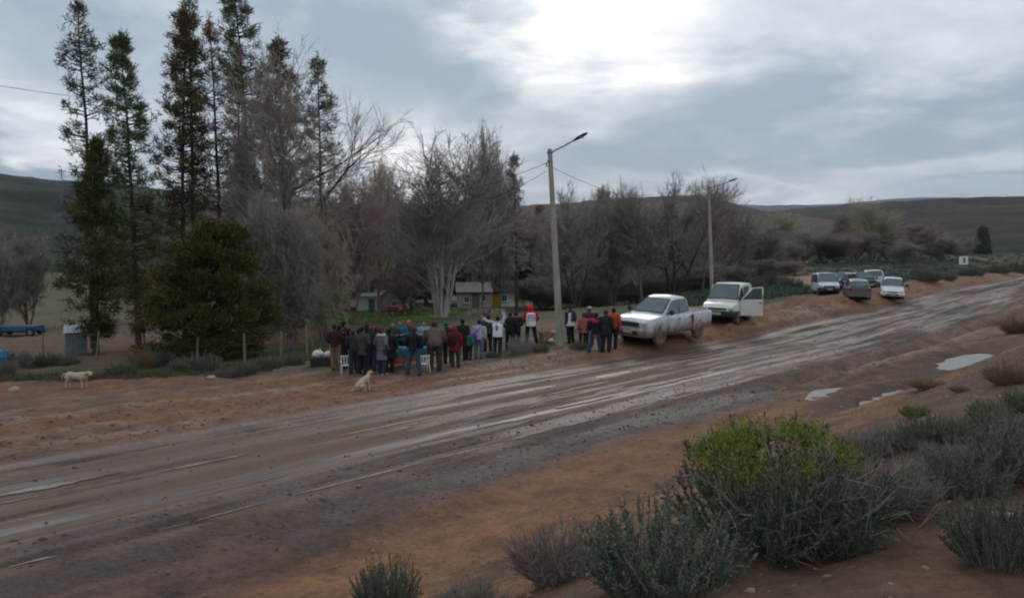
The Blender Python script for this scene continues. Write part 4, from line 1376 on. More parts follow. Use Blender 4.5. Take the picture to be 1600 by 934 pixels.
# ---- road sign
M_SIGNW = pmat('white_sign_paint', [(.62, .63, .63), (.72, .73, .73)], 5, .5)
M_SIGNK = pmat('black_sign_paint', [(.03, .03, .035)], rough=.6)
psn = on(1505, 428)
sn_e = empty('road_sign', psn, R(-14), 'white square road sign with a dark upright mark on the right', 'sign')
k = psn.y / FPX
b = MB()
b.box((0, 0, 21 * k), (13 * k, .02, 13 * k))
sb = b.build('board', M_SIGNW, sn_e)
b = MB()
b.box((1.0 * k, -.015, 21 * k), (2.2 * k, .006, 8 * k))
b.box((-.5 * k, -.015, 23.8 * k), (1.4 * k, .006, 1.6 * k))
b.build('mark', M_SIGNK, sb)
for x in (-4 * k, 4 * k):
    m_ = MB()
    m_.tube([(x, .03, -.2), (x, .03, 26 * k)], .03, 6)
    m_.build('post', M_GALV, sn_e, True)
shrub('A', 1507, 431, 22, 'small bush at the foot of the road sign', None, .2, 1.0)

# ---- fence on the left
M_POST = pmat('grey_fence_post', [(.14, .12, .095), (.23, .20, .165)], 6, .9, .3, 20)
fpos = [at(62, 40.5), at(147, 39.5), at(226, 39), at(305, 36.5), at(380, 36.2), at(437, 37), at(478, 38)]
fe = empty('fence', fpos[3], 0, 'leaning wooden posts of a wire fence below the pines and cypress', 'fence')
tops = []
rg = random.Random(5)
for i, p in enumerate(fpos):
    q = p - fpos[3]
    ln = Vector((rg.uniform(-.10, .12), rg.uniform(-.05, .05), 1))
    h = rg.uniform(1.15, 1.45)
    b = MB()
    b.tube([q - ln * .2, q + ln * h * .5, q + ln * h], [.06, .055, .05], 7)
    b.build('post', M_POST, fe, True, 50)
    tops.append((q, ln * h))
for f in (.35, .62, .9):
    b = MB()
    for (q0, l0), (q1, l1) in zip(tops[:-1], tops[1:]):
        b.tube([q0 + l0 * f, (q0 + l0 * f + q1 + l1 * f) / 2 - Vector((0, 0, .04)), q1 + l1 * f], .004, 4)
    b.build('wire', M_GALV, fe)

# ---- small shed, trailer, barrel on the left
M_TIN = pmat('blue_grey_tin', [(.10, .125, .135), (.145, .17, .18)], 3, .6, .2, 20)
M_TINROOF = pmat('pale_tin_roof', [(.30, .34, .37), (.40, .44, .47)], 3, .5, .2, 20)
M_BLUE = pmat('faded_blue_paint', [(.022, .085, .17), (.035, .12, .22)], 3, .6)
M_BLUE2 = pmat('bright_blue_plastic', [(.02, .15, .30), (.03, .19, .36)], 3, .5)
M_RUBBER = pmat('rubber', [(.018, .018, .018), (.035, .033, .03)], 8, .85)


def quad_panel(b, a, u, v, n, th, m=0):
    """flat panel with thickness: corner a, edges u and v, normal n"""
    a, u, v, n = Vector(a), Vector(u), Vector(v), Vector(n).normalized() * th
    P = [a, a + u, a + u + v, a + v]
    b.add(P + [p + n for p in P], [(3, 2, 1, 0), (4, 5, 6, 7), (0, 1, 5, 4), (1, 2, 6, 5), (2, 3, 7, 6), (3, 0, 4, 7)], m)


psd = on(120, 554)
k = psd.y / FPX
e = empty('shed', psd, R(28), 'little blue grey tin shed with pale sloping roof among the pines', 'shed')
W_, D_, Hf, Hb = 30 * k, 34 * k, 36 * k, 44 * k
b = MB()
P = [(-W_ / 2, -D_ / 2, -.1), (W_ / 2, -D_ / 2, -.1), (W_ / 2, D_ / 2, -.1), (-W_ / 2, D_ / 2, -.1), (-W_ / 2, -D_ / 2, Hf), (W_ / 2, -D_ / 2, Hf), (W_ / 2, D_ / 2, Hb), (-W_ / 2, D_ / 2, Hb)]
b.add(P, [(3, 2, 1, 0), (0, 1, 5, 4), (1, 2, 6, 5), (2, 3, 7, 6), (3, 0, 4, 7), (4, 5, 6, 7)])
b.build('wall', M_TIN, e)
for i in range(5):
    b = MB()
    x0 = -W_ / 2 - .08 + (W_ + .16) * i / 5
    quad_panel(b, (x0, -D_ / 2 - .15, Hf + .0), ((W_ + .16) / 5 - .01, 0, 0), (0, D_ + .3, Hb - Hf + .04), (0, -.2, 1), .02 + .006 * (i % 2))
    b.build('roof_panel', M_TINROOF, e)
b = MB()
b.box((-.05, -D_ / 2 - .012, Hf * .46), (W_ * .5, .02, Hf * .86))
dr = b.build('door', M_TIN, e)
b = MB()
b.tube([(W_ * .12, -D_ / 2 - .04, Hf * .45), (W_ * .12, -D_ / 2 - .04, Hf * .55)], .012, 6)
b.build('handle', M_DARKMETAL, dr)


def wheel(parent, c, r, wd, axis='y', rim=None, tyre=None, name='wheel'):
    """tyre with a rim as its sub-part; axle along y"""
    c = Vector(c)
    b = MB()
    n = 24
    prof = [(.58, -.5), (.86, -.5), (.97, -.36), (1, -.15), (1, .15), (.97, .36), (.86, .5), (.58, .5)]
    P, F = [], []
    for j in range(n):
        a = 2 * math.pi * j / n
        for (q, o) in prof:
            P.append(c + Vector((math.cos(a) * q * r, o * wd, math.sin(a) * q * r)))
    m = len(prof)
    for j in range(n):
        for i in range(m - 1):
            F.append((j * m + i, j * m + i + 1, ((j + 1) % n) * m + i + 1, ((j + 1) % n) * m + i))
    b.add(P, F)
    w_ = b.build(name, tyre or M_RUBBER, parent, True, 40)
    b = MB()
    for sg in (-1, 1):
        P, F = [c + Vector((0, sg * .30 * wd, 0))], []
        for j in range(n):
            a = 2 * math.pi * j / n
            spoke = .44 if (j // 2) % 2 else .30
            for q, o in ((.16, .34), (.46, spoke * .7), (.60, .46)):
                P.append(c + Vector((math.cos(a) * q * r, sg * o * wd, math.sin(a) * q * r)))
        for j in range(n):
            k2 = (j + 1) % n
            F.append((0, 1 + j * 3, 1 + k2 * 3))
            F += [(1 + j * 3, 2 + j * 3, 2 + k2 * 3, 1 + k2 * 3), (2 + j * 3, 3 + j * 3, 3 + k2 * 3, 2 + k2 * 3)]
        b.add(P, F)
    b.build('rim', rim or M_GALV, w_, True, 30)
    return w_


ptr = on(30, 524)
k = ptr.y / FPX
e = empty('trailer', ptr, R(8), 'low flat blue trailer under the bare tree on the left', 'trailer')
b = MB()
b.box((-8 * k, 0, 12 * k), (76 * k, 1.6, 7 * k))
b.build('bed', M_BLUE, e)
b = MB()
b.box((-8 * k, 0, 7 * k), (70 * k, 1.2, 2 * k))
b.build('chassis', M_DARKMETAL, e)
b = MB()
b.tube([(30 * k, 0, 8 * k), (42 * k, 0, 6 * k)], .05, 6)
b.build('drawbar', M_BLUE, e)
for y in (-.78, .78):
    wheel(e, (24 * k, y * 1.08, 6.5 * k), 6.5 * k, .2)
    wheel(e, (-22 * k, y * 1.08, 6.5 * k), 6.5 * k, .2)

pb = on(2, 578)
b = MB()
prof = [(0, 0), (.30, 0), (.32, .04), (.31, .28), (.325, .30), (.31, .32), (.31, .58), (.325, .60), (.31, .62), (.31, .84), (.30, .88), (0, .86)]
P, F = [], []
for j in range(20):
    a = 2 * math.pi * j / 20
    for q, z in prof:
        P.append((math.cos(a) * q, math.sin(a) * q, z))
m = len(prof)
for j in range(20):
    for i in range(m - 1):
        F.append((j * m + i, ((j + 1) % 20) * m + i, ((j + 1) % 20) * m + i + 1, j * m + i + 1))
b.add(P, F)
e = empty('barrel', pb, 0, 'blue plastic barrel cut by the left edge of the picture', 'barrel')
b.build('body', M_BLUE2, e, True, 40)
b = MB()
b.tube([(.15, 0, .86), (.15, 0, .90)], .04, 10)
b.build('cap', M_SIGNK, e, True, 40)

# ---- cottages beyond the lawn
M_WASH = pmat('whitewash', [(.26, .24, .21), (.38, .355, .32), (.48, .455, .42)], 1.2, .9, .3, 8)
M_WASH2 = pmat('white_wall', [(.68, .66, .62), (.78, .76, .73)], 1.2, .9, .2, 8)
M_ORANGE = pmat('orange_paint', [(.55, .24, .015), (.66, .31, .025)], 2, .6)
M_ROOFDK = pmat('dark_tin_roof', [(.045, .05, .058), (.085, .09, .10)], 1.5, .6, .3, 6)
M_ROOFPL = pmat('rusty_pale_roof', [(.17, .15, .13), (.26, .24, .22)], 1.5, .7, .3, 6)
M_DARKGLASS = glass_mat('dark_window')
M_PANE = glass_mat('pale_window', (.16, .20, .22), .15)
M_BEIGE = pmat('beige_plaster', [(.32, .28, .23), (.42, .37, .31)], 1.2, .9, .2, 8)


def panels(b_parent, name, a, u, v, n, count, mat, th=.03):
    """a roof slope laid as separate sheets"""
    a, u = Vector(a), Vector(u)
    for i in range(count):
        b_ = MB()
        quad_panel(b_, a + u * (i / count) + Vector((.008, 0, 0)), u / count * .985, v, n, th + .012 * (i % 2))
        b_.build(name, mat, b_parent)


def window(parent, x, z, w_, h, y, pane, frame_m, sill=True):
    b_ = MB()
    t_ = .05
    for (cx, cz, dx_, dz_) in ((x - w_ / 2, z, t_, h + t_), (x + w_ / 2, z, t_, h + t_), (x, z - h / 2, w_ - t_, t_), (x, z + h / 2, w_ - t_, t_), (x, z, t_ * .7, h - t_)):
        b_.box((cx, y - .02, cz), (dx_, .07, dz_))
    f_ = b_.build('window', frame_m, parent)
    b_ = MB()
    b_.box((x, y, z), (w_ - .02, .02, h - .02))
    b_.build('pane', pane, f_)
    if sill:
        b_ = MB()
        b_.box((x, y - .07, z - h / 2 - .07), (w_ + .2, .16, .06))
        b_.build('sill', frame_m, f_)


# right cottage: white wall, two orange doors
pc = at(800, 108)
zc_ = z_at(478, 108)
k = 108 / FPX
e = empty('cottage', (pc.x, 108, min(pc.z, zc_) - .1), R(-4), 'white cottage with two orange doors and dark roof behind the crowd', 'cottage')
X0, X1 = (-32) * k, 31 * k
hgt = 26 * k
b = MB()
b.box(((X0 + X1) / 2, 2, hgt / 2), (X1 - X0, 4, hgt))
for x in (X0, X1):
    b.add([(x, 0, hgt), (x, 4, hgt), (x, 2, hgt + 1.0)], [(0, 1, 2)])
b.build('wall', M_WASH2, e)
panels(e, 'roof_panel', (X0 - .3, -.7, hgt - .12), (X1 - X0 + .6, 0, 0), (0, 2.72, 1.32), (0, -.43, 1), 8, M_ROOFDK)
panels(e, 'roof_panel', (X0 - .3, 4.7, hgt - .12), (X1 - X0 + .6, 0, 0), (0, -2.68, 1.32), (0, .43, 1), 8, M_ROOFDK)
b = MB()
b.box(((X0 + X1) / 2 + .3, 2.02, hgt + 1.24), (X1 - X0 + .5, .34, .09))
b.build('ridge', M_ROOFPL, e)
for x, w_, hh in ((X0 + 7 * k, 12 * k, 23 * k), (17.5 * k, 8 * k, 22 * k)):
    b = MB()
    b.box((x, -.03, hh / 2 + .05), (w_, .06, hh))
    d_ = b.build('door', M_ORANGE, e)
    b = MB()
    b.tube([(x + w_ * .35, -.07, hh * .48), (x + w_ * .35, -.12, hh * .48), (x + w_ * .2, -.12, hh * .48)], .02, 6)
    b.build('handle', M_DARKMETAL, d_)
window(e, 8 * k, 14 * k, 7 * k, 9 * k, -.015, M_PANE, M_WASH2)
window(e, -12 * k, 14 * k, 8 * k, 9 * k, -.015, M_DARKGLASS, M_WASH2)

# left cottage: rough whitewash, two dark windows
pc = at(737, 102)
k = 102 / FPX
e = empty('cottage', (pc.x, 102, pc.z - .1), R(5), 'low whitewashed cottage with two dark windows left of the orange doors', 'cottage')
X0, X1, hgt = -22 * k, 30 * k, 25 * k
b = MB()
b.box(((X0 + X1) / 2, 2, hgt / 2), (X1 - X0, 4, hgt))
b.build('wall', M_WASH, e)
panels(e, 'roof_panel', (X0 - .25, -.45, hgt + .05), (X1 - X0 + .5, 0, 0), (0, 5.0, 1.1), (0, -.22, 1), 7, M_ROOFPL)
window(e, -8 * k, 14 * k, 7 * k, 9 * k, -.015, M_DARKGLASS, M_WASH2)
window(e, 18 * k, 16 * k, 7 * k, 9 * k, -.015, M_DARKGLASS, M_WASH2)
b = MB()
b.box((6 * k, -.03, 1.0), (.9, .06, 2.0))
b.build('door', pmat('grey_wood_door', [(.13, .11, .09), (.19, .165, .14)], 4, .9), e)

# white shed and beige gable
pc = at(573, 92)
k = 92 / FPX
e = empty('shed', (pc.x, 92, pc.z - .1), R(6), 'small white shed at the left end of the lawn', 'shed')
b = MB()
b.box((0, 1.2, 12 * k), (33 * k, 2.4, 24 * k))
b.build('wall', M_WASH2, e)
panels(e, 'roof_panel', (-18 * k, -.3, 24 * k + .02), (36 * k, 0, 0), (0, 3.0, .25), (0, -.1, 1), 4, M_TINROOF)
b = MB()
b.box((7 * k, -.03, 10 * k), (9 * k, .05, 20 * k))
b.build('door', M_TIN, e)
pc = at(610, 100)
k = 100 / FPX
e = empty('cottage', (pc.x, 100, pc.z - .1), R(-3), 'beige gabled outbuilding behind the red cart', 'cottage')
b = MB()
w_ = 20 * k
hh = 20 * k
P = [(-w_, 0, 0), (w_, 0, 0), (w_, 0, hh), (0, 0, hh + 12 * k), (-w_, 0, hh)]
P2 = [(x, 4, z) for x, y, z in P]
b.add(P + P2, [(0, 1, 2, 3, 4), (9, 8, 7, 6, 5), (0, 5, 6, 1), (1, 6, 7, 2), (0, 4, 9, 5)])
b.build('wall', M_BEIGE, e)
for sg in (-1, 1):
    b = MB()
    quad_panel(b, (sg * (w_ + .3), -.3, hh - .14), (0, 4.6, 0), (-sg * (w_ + .3), 0, 12 * k + .20), (sg * .5, 0, 1), .05)
    b.build('roof', M_ROOFPL, e)
window(e, 6 * k, 12 * k, 8 * k, 8 * k, -.015, M_DARKGLASS, M_WASH2)

# red cart
M_RED = pmat('faded_red_paint', [(.17, .014, .016), (.24, .025, .026)], 3, .6)
pr = at(620, 84)
k = 84 / FPX
e = empty('cart', pr, R(10), 'red farm cart with dark wheels on the lawn', 'cart')
b = MB()
b.box((-7 * k, 0, 10 * k), (16 * k, 1.2, 9 * k), taper=1.08)
b.build('box', M_RED, e)
b = MB()
b.box((12 * k, 0, 11 * k), (8 * k, 1.0, 8 * k))
b.build('engine_cover', M_RED, e)
b = MB()
b.box((2 * k, 0, 6 * k), (28 * k, .5, 1.5 * k))
b.build('chassis', M_DARKMETAL, e)
for x in (-7 * k, 12 * k):
    for y in (-.62, .62):
        wheel(e, (x, y, 5 * k), 5 * k, .18)

# pile of stones in front of the cottage
M_STONE = pmat('pinkish_stone', [(.17, .14, .125), (.27, .235, .215), (.34, .305, .28)], 1.2, .9, .4, 6)
pq = at(764, 70)
k = 70 / FPX
e = empty('stone_pile', pq, 0, 'low pile of pinkish stone blocks behind the crowd', 'stones')
rg = random.Random(9)
for row, n_ in enumerate((8, 6)):
    for i in range(n_):
        b = MB()
        c = ((i - (n_ - 1) / 2) * 8.4 * k + rg.uniform(-.1, .1), rg.uniform(-.15, .15), (3 + row * 5.8) * k)
        b.box(c, (8 * k * rg.uniform(.8, 1.05), .5 * rg.uniform(.8, 1.1), 5.6 * k), rg.uniform(-.2, .2), taper=rg.uniform(.8, .98))
        b.build('stone', M_STONE, e)

# pale stone near the left edge
ps_ = on(20, 612)
b = MB()
b.ell((0, 0, .06), (.20, .13, .11), 9, 6)
b.v = [(x * (1 + .25 * math.sin(9 * y + 5 * x)), y, z * (1 + .3 * math.sin(11 * x))) for x, y, z in b.v]
tag(b.build('stone', pmat('pale_stone', [(.30, .27, .24), (.42, .38, .34)], 5, .9, .3, 20), None, True, 40, ps_), 'single pale stone lying on the soil left of the standing dog', 'stone')
ps_ = on(330, 592)
b = MB()
b.ell((0, 0, .05), (.16, .10, .08), 9, 6)
tag(b.build('stone', MATS['pale_stone'], None, True, 40, ps_), 'small pale stone below the cypress at the soil edge', 'stone')

# ================================================================== VEHICLES
def paint(name, col, mud_col=(.17, .115, .08), mud_z=.75, gloss=.22):
    if name in MATS:
        return MATS[name]
    m = bpy.data.materials.new(name)
    m.use_nodes = True
    m.node_tree.nodes.clear()
    t = NT(m.node_tree)
    co = t('ShaderNodeTexCoord').outputs['Object']
    z = t('ShaderNodeSeparateXYZ', {0: co}).outputs[2]
    nz = t.noise(co, 3.0, 6, .65)
    nf = t.noise(co, 22, 3, .6)
    k_ = t.math('SUBTRACT', t.math('ADD', mud_z, t.math('MULTIPLY', t.math('SUBTRACT', nz, .5), .9)), z)
    k_ = t.math('MULTIPLY', t.math('ADD', k_, t.math('MULTIPLY', t.math('SUBTRACT', nf, .5), .3)), 2.2, clamp=True)
    k_ = t.math('MULTIPLY', k_, .95)
    c = t.mix(k_, col, mud_col)
    c = t.mix(t.math('MULTIPLY', nz, .25), c, mud_col)
    rgh = t.math('ADD', gloss, t.math('MULTIPLY', k_, .6))
    p = t('ShaderNodeBsdfPrincipled', {'Base Color': c, 'Roughness': rgh, 'Specular IOR Level': .4})
    t('ShaderNodeOutputMaterial', {'Surface': p.outputs[0]})
    MATS[name] = m
    return m


M_TRIM = pmat('black_trim', [(.022, .022, .024), (.045, .043, .042)], 5, .65)
M_WELL = pmat('wheel_well', [(.012, .011, .010)], rough=.95)
M_AUTOGLASS = pmat('car_glass', [(.055, .085, .088), (.085, .12, .122)], 3, .08, spec=.7)
M_HEAD = pmat('headlight', [(.42, .44, .46), (.60, .62, .64)], 14, .12, spec=.6)
M_TAIL = pmat('tail_light', [(.25, .010, .014), (.36, .02, .02)], 10, .25, spec=.5)
M_MUDTYRE = pmat('muddy_tyre', [(.09, .062, .045), (.17, .12, .088), (.21, .155, .115)], 6, .9, .3, 20)
M_CHROME = pmat('chrome', [(.45, .46, .47)], rough=.2, metal=.9)
M_SEAT = pmat('dark_cabin', [(.02, .02, .02), (.04, .04, .042)], 5, .9)
M_PLATE = pmat('number_plate', [(.10, .10, .10), (.55, .55, .55)], 22, .5)


def ring(half):
    return half + [(-y, z) for y, z in reversed(half) if abs(y) > 1e-6]


def loft(b, secs):
    n = len(secs[0][1])
    P, F = [], []
    for x, pts in secs:
        P += [(x, y, z) for y, z in pts]
    for i in range(len(secs) - 1):
        for j in range(n):
            F.append((i * n + j, i * n + (j + 1) % n, (i + 1) * n + (j + 1) % n, (i + 1) * n + j))
    F.append(tuple(range(n - 1, -1, -1)))
    F.append(tuple((len(secs) - 1) * n + j for j in range(n)))
    b.add(P, F)


def lower_sec(x, w_, zb, zt):
    h = zt - zb
    return x, ring([(0, zb), (w_ * .78, zb), (w_ * .95, zb + .05 * h), (w_ * .995, zb + .22 * h), (w_, zb + .50 * h), (w_ * .985, zb + .80 * h), (w_ * .94, zt - .03 * h), (w_ * .80, zt + .005), (0, zt + .03)])


def green_sec(x, wb, wt, zb, zt):
    h = max(zt - zb, .02)
    return x, ring([(0, zb - .12), (wb, zb - .12), (wb, zb), (wb + (wt - wb) * .55, zb + h * .55), (wt + .015, zt - .10 * min(h, .6)), (wt * .90, zt - .015), (0, zt + .015)])


def bool_wells(o, wells, hw):
    for (x, z, r) in wells:
        b_ = MB()
        b_.tube([(x, -hw - .3, z), (x, hw + .3, z)], r, 28, xaxis=(1, 0, 0))
        c = b_.build('cutter', M_WELL)
        md = o.modifiers.new('well', 'BOOLEAN')
        md.object = c
        md.operation = 'DIFFERENCE'
        md.solver = 'EXACT'
        dg = bpy.context.evaluated_depsgraph_get()
        me = bpy.data.meshes.new_from_object(o.evaluated_get(dg))
        o.modifiers.clear()
        o.data = me
        bpy.data.objects.remove(c)
    o.data.set_sharp_from_angle(angle=R(32))


def interp(tab, x):
    return float(np.interp(x, [t[0] for t in sorted(tab)], [t[1] for t in sorted(tab)]))


def pane(parent, name, pts, mat, th=.012):
    """a flat pane with a little thickness; pts in order"""
    pts = [Vector(p) for p in pts]
    n_ = Vector((0, 0, 0))
    for i in range(1, len(pts) - 1):
        n_ += (pts[i] - pts[0]).cross(pts[i + 1] - pts[0])
    n_ = n_.normalized() * th
    k_ = len(pts)
    b_ = MB()
    b_.add(pts + [p + n_ for p in pts], [tuple(range(k_ - 1, -1, -1)), tuple(range(k_, 2 * k_))] + [(i, (i + 1) % k_, (i + 1) % k_ + k_, i + k_) for i in range(k_)])
    return b_.build(name, mat, parent)


def glaze(parent, name, pts):
    """a pane with a black rubber seal just behind it"""
    v_ = [Vector(p) for p in pts]
    c_ = sum(v_, Vector()) / len(v_)
    n_ = Vector()
    for i in range(1, len(v_) - 1):
        n_ += (v_[i] - v_[0]).cross(v_[i + 1] - v_[0])
    n_.normalize()
    pane(parent, 'window_seal', [c_ + (p - c_) * 1.07 - n_ * .004 for p in v_], M_TRIM, .009)
    return pane(parent, name, pts, M_AUTOGLASS)


def car(name, loc, rz, label, cat, col, spec, group=None, scale=1.0, pitch=0.0, roll=0.0, tyre=None, muddy=.6, opened=False):
    """spec: lower [(x,w,zb,zt)], green [(x,wb,wt,zt)], side windows [[(x,z)..]], wheels (xf,xr,r), bed or None"""
    e = empty(name, loc, 0, label, cat, group, (scale,) * 3)
    e.rotation_euler = (max(-R(3), min(R(3), roll * .4)), max(-R(5), min(R(5), pitch * .9)), rz)
    mp = paint(col[0], col[1], mud_z=muddy)
    lo, gr = spec['lower'], spec['green']
    belt = lambda x: interp([(q[0], q[3]) for q in lo], x)
    wid = lambda x: interp([(q[0], q[1]) for q in lo], x)
    b_ = MB()
    loft(b_, [lower_sec(*q) for q in lo])
    body = b_.build('body', mp, e, True, 32)
    xf, xr, r = spec['wheels']
    hw = max(q[1] for q in lo)
    bool_wells(body, [(xf, r, r * 1.17)] + ([(xr, r, r * 1.17)] if not spec.get('bed') else []), hw)
    # dark inner of the wells
    for x in (xf,) if spec.get('bed') else (xf, xr):
        b_ = MB()
        b_.box((x, 0, r * 1.0), (r * 2.5, hw * 1.35, r * 1.6))
        b_.build('wheel_well', M_WELL, e)
    b_ = MB()
    loft(b_, [green_sec(x, wb, wt, min(belt(x), zt - .01), zt) for x, wb, wt, zt in gr])
    cab = b_.build('cabin', mp, e, True, 32)
    # glazing
    roof = max(q[3] for q in gr)
    x0, wb0, wt0, z0 = gr[-1]
    x1, wb1, wt1, z1 = gr[-2]
    fw = lambda f: (x0 + (x1 - x0) * f, z0 + (z1 - z0) * f + .03)
    (xa, za), (xb, zb_) = fw(.10), fw(.93)
    glaze(cab, 'windscreen', [(xa, -wb0 * .88, za), (xa, wb0 * .88, za), (xb, wt1 * .84, zb_), (xb, -wt1 * .84, zb_)])
    xr0, wbr, wtr, zr0 = gr[0]
    xr1, wbr1, wtr1, zr1 = gr[1]
    zb0 = belt(xr0) + .06
    fr = lambda z: xr0 + (xr1 - xr0) * max(0, (z - zr0)) / max(.01, zr1 - zr0) if zr1 > zr0 + .15 else xr0
    if zr0 < zr1 - .15:
        pa, pb_ = (xr0 + (xr1 - xr0) * .12, zr0 + (zr1 - zr0) * .12 + .035), (xr0 + (xr1 - xr0) * .9, zr0 + (zr1 - zr0) * .9 + .035)
    else:
        pa, pb_ = (xr0 - .014, zb0), (xr0 - .014, zr0 - .12)
    glaze(cab, 'rear_window', [(pa[0], wbr * .82, pa[1]), (pa[0], -wbr * .82, pa[1]), (pb_[0], -wtr1 * .80, pb_[1]), (pb_[0], wtr1 * .80, pb_[1])])
    for sg in (-1, 1):
        for win in spec['win']:
            pts = []
            for (x, z) in win:
                wb = interp([(q[0], q[1]) for q in gr], x)
                wt = interp([(q[0], q[2]) for q in gr], x)
                zb = belt(x)
                zt = max(interp([(q[0], q[3]) for q in gr], x), zb + .3)
                y = wb + (wt - wb) * (z - zb) / max(.2, zt - .06 - zb)
                pts.append((x, sg * (y + .018), z))
            if opened and sg == 1 and win is spec['win'][0]:
                pane(cab, 'door_opening', pts, M_SEAT, sg * 1 and .006)
                continue
            glaze(cab, 'side_window', pts if sg == -1 else pts[::-1])
    # doors as thin proud panels with handles
    for sg in (-1, 1):
        for di, (xa, xb) in enumerate(spec.get('doors', ())):
            if opened and sg == 1 and di == 0:
                continue
            za, zb = spec['sill'] + .02, belt((xa + xb) / 2) - .05
            P_ = []
            for f in (0, .25, .5, .75, 1):
                z = za + (zb - za) * f
                wv = wid((xa + xb) / 2)
                zl = interp([(q[0], q[2]) for q in lo], (xa + xb) / 2)
                hf = (z - zl) / (belt((xa + xb) / 2) - zl)
                y = wv * float(np.interp(hf, [0, .05, .22, .5, .8, .97, 1], [.78, .95, .995, 1, .985, .94, .80])) + .006
                P_.append((y, z))
            b_ = MB()
            V_ = [(x, sg * y, z) for y, z in P_ for x in (xa + .015, xb - .015)]
            b_.add(V_, [(2 * i, 2 * i + 1, 2 * i + 3, 2 * i + 2) if sg == -1 else (2 * i + 2, 2 * i + 3, 2 * i + 1, 2 * i) for i in range(4)])
            d_ = b_.build('door', mp, e, True)
            d_.modifiers.new('thickness', 'SOLIDIFY').thickness = .01
            b_ = MB()
            xh, zh = min(xa, xb) + .14, zb - .10
            b_.box((xh, sg * (wid(xh) + .022), zh), (.17, .03, .035))
            b_.build('handle', M_CHROME if spec.get('chrome') else M_TRIM, d_)
    # wheels
    tr = hw - .13
    for x in (xf, xr):
        for sg in (-1, 1):
            wheel(e, (x, sg * tr, r), r, .24, tyre=tyre or M_MUDTYRE, rim=M_MUDTYRE if tyre is None else M_GALV)
    # nose and tail
    xn = lo[-1][0]
    xt = lo[0][0]
    wn_, zn = lo[-1][1], lo[-1][3]
    b_ = MB()
    for q in spec.get('grille', [(-.48, .48, .66, .80)]):
        b_.box((xn + .012, (q[0] + q[1]) / 2, (q[2] + q[3]) / 2), (.05, q[1] - q[0], q[3] - q[2]))
    b_.build('grille', M_TRIM, e)
    for sg in (-1, 1):
        hx = spec.get('lamp', (.70, .72, .32, .15))
        b_ = MB()
        b_.ell((xn - .12, sg * hx[0], hx[1]), (.20, hx[2] / 2, hx[3] / 2), 12, 8)
        b_.build('headlight', M_HEAD, e, True)
        tx = spec.get('tail', (hw - .10, .85, .16, .30))
        b_ = MB()
        b_.box((xt + .04, sg * tx[0], tx[1]), (.12, tx[2], tx[3]))
        b_.build('tail_light', M_TAIL, e)
        b_ = MB()
        mx_ = gr[-1][0] - .30
        b_.ell((mx_, sg * (hw + .13), belt(mx_) + .12), (.07, .12, .10), 10, 6)
        b_.tube([(mx_, sg * (hw - .06), belt(mx_) + .05), (mx_, sg * (hw + .1), belt(mx_) + .1)], .025, 6)
        b_.build('wing_mirror', spec.get('mirror', M_TRIM), e, True)
    b_ = MB()
    bz = spec.get('bumper', (.42, .22))
    bm = spec.get('bumper_mat') or mp
    b_.tube([(xn - .35, -hw * .99, bz[0]), (xn - .02, -hw * .86, bz[0]), (xn + .06, -hw * .4, bz[0]), (xn + .07, 0, bz[0]), (xn + .06, hw * .4, bz[0]), (xn - .02, hw * .86, bz[0]), (xn - .35, hw * .99, bz[0])],
            [(.05, bz[1] / 2)] + [(.07, bz[1] / 2)] * 5 + [(.05, bz[1] / 2)], 10, xaxis=(1, 0, .001))
    fb = b_.build('front_bumper', bm, e, True, 50)
    b_ = MB()
    b_.box((xn + .125, 0, bz[0] + .0), (.03, hw * 1.0, bz[1] * .42))
    b_.build('air_intake', M_TRIM, fb)
    b_ = MB()
    b_.box((xn + .15, 0, bz[0] + .03), (.012, .42, .12))
    b_.build('number_plate', M_PLATE, fb)
    b_ = MB()
    b_.box((xt - .04, 0, bz[0] + .02), (.12, hw * 1.9, bz[1] * .8))
    b_.build('rear_bumper', M_CHROME if spec.get('chrome') else bm, e)
    # load bed
    if spec.get('bed'):
        xa, xb, zf, zr_ = spec['bed']
        for sg in (-1, 1):
            b_ = MB()
            secs = []
            for x in (xa, xb):
                y0 = hw * .985
                pts = [(y0 - .06, .46), (y0 - .01, .48), (y0 + .005, .70), (y0 - .005, zr_ - .06), (y0 - .03, zr_), (y0 - .11, zr_), (y0 - .11, .46)]
                secs.append((x, pts if sg > 0 else [(-y, z) for y, z in reversed(pts)]))
            loft(b_, secs)
            sd_ = b_.build('bed_side', mp, e, True, 32)
            bool_wells(sd_, [(xr, r, r * 1.17)], hw)
        b_ = MB()
        b_.box((xa + .03, 0, (.5 + zr_) / 2), (.07, hw * 1.72, zr_ - .5))
        tg_ = b_.build('tailgate', mp, e)
        b_ = MB()
        b_.box(((xa + xb) / 2, 0, zf), (xb - xa - .02, hw * 1.74, .04))
        b_.build('bed_floor', M_TRIM, e)
        b_ = MB()
        b_.box(((xa + xb) / 2, 0, .40), (xb - xa, .8, .16))
        b_.build('chassis', M_WELL, e)
        b_ = MB()
        b_.box((xr, 0, r), (.12, tr * 1.8, .12))
        b_.build('axle', M_WELL, e)
    return e


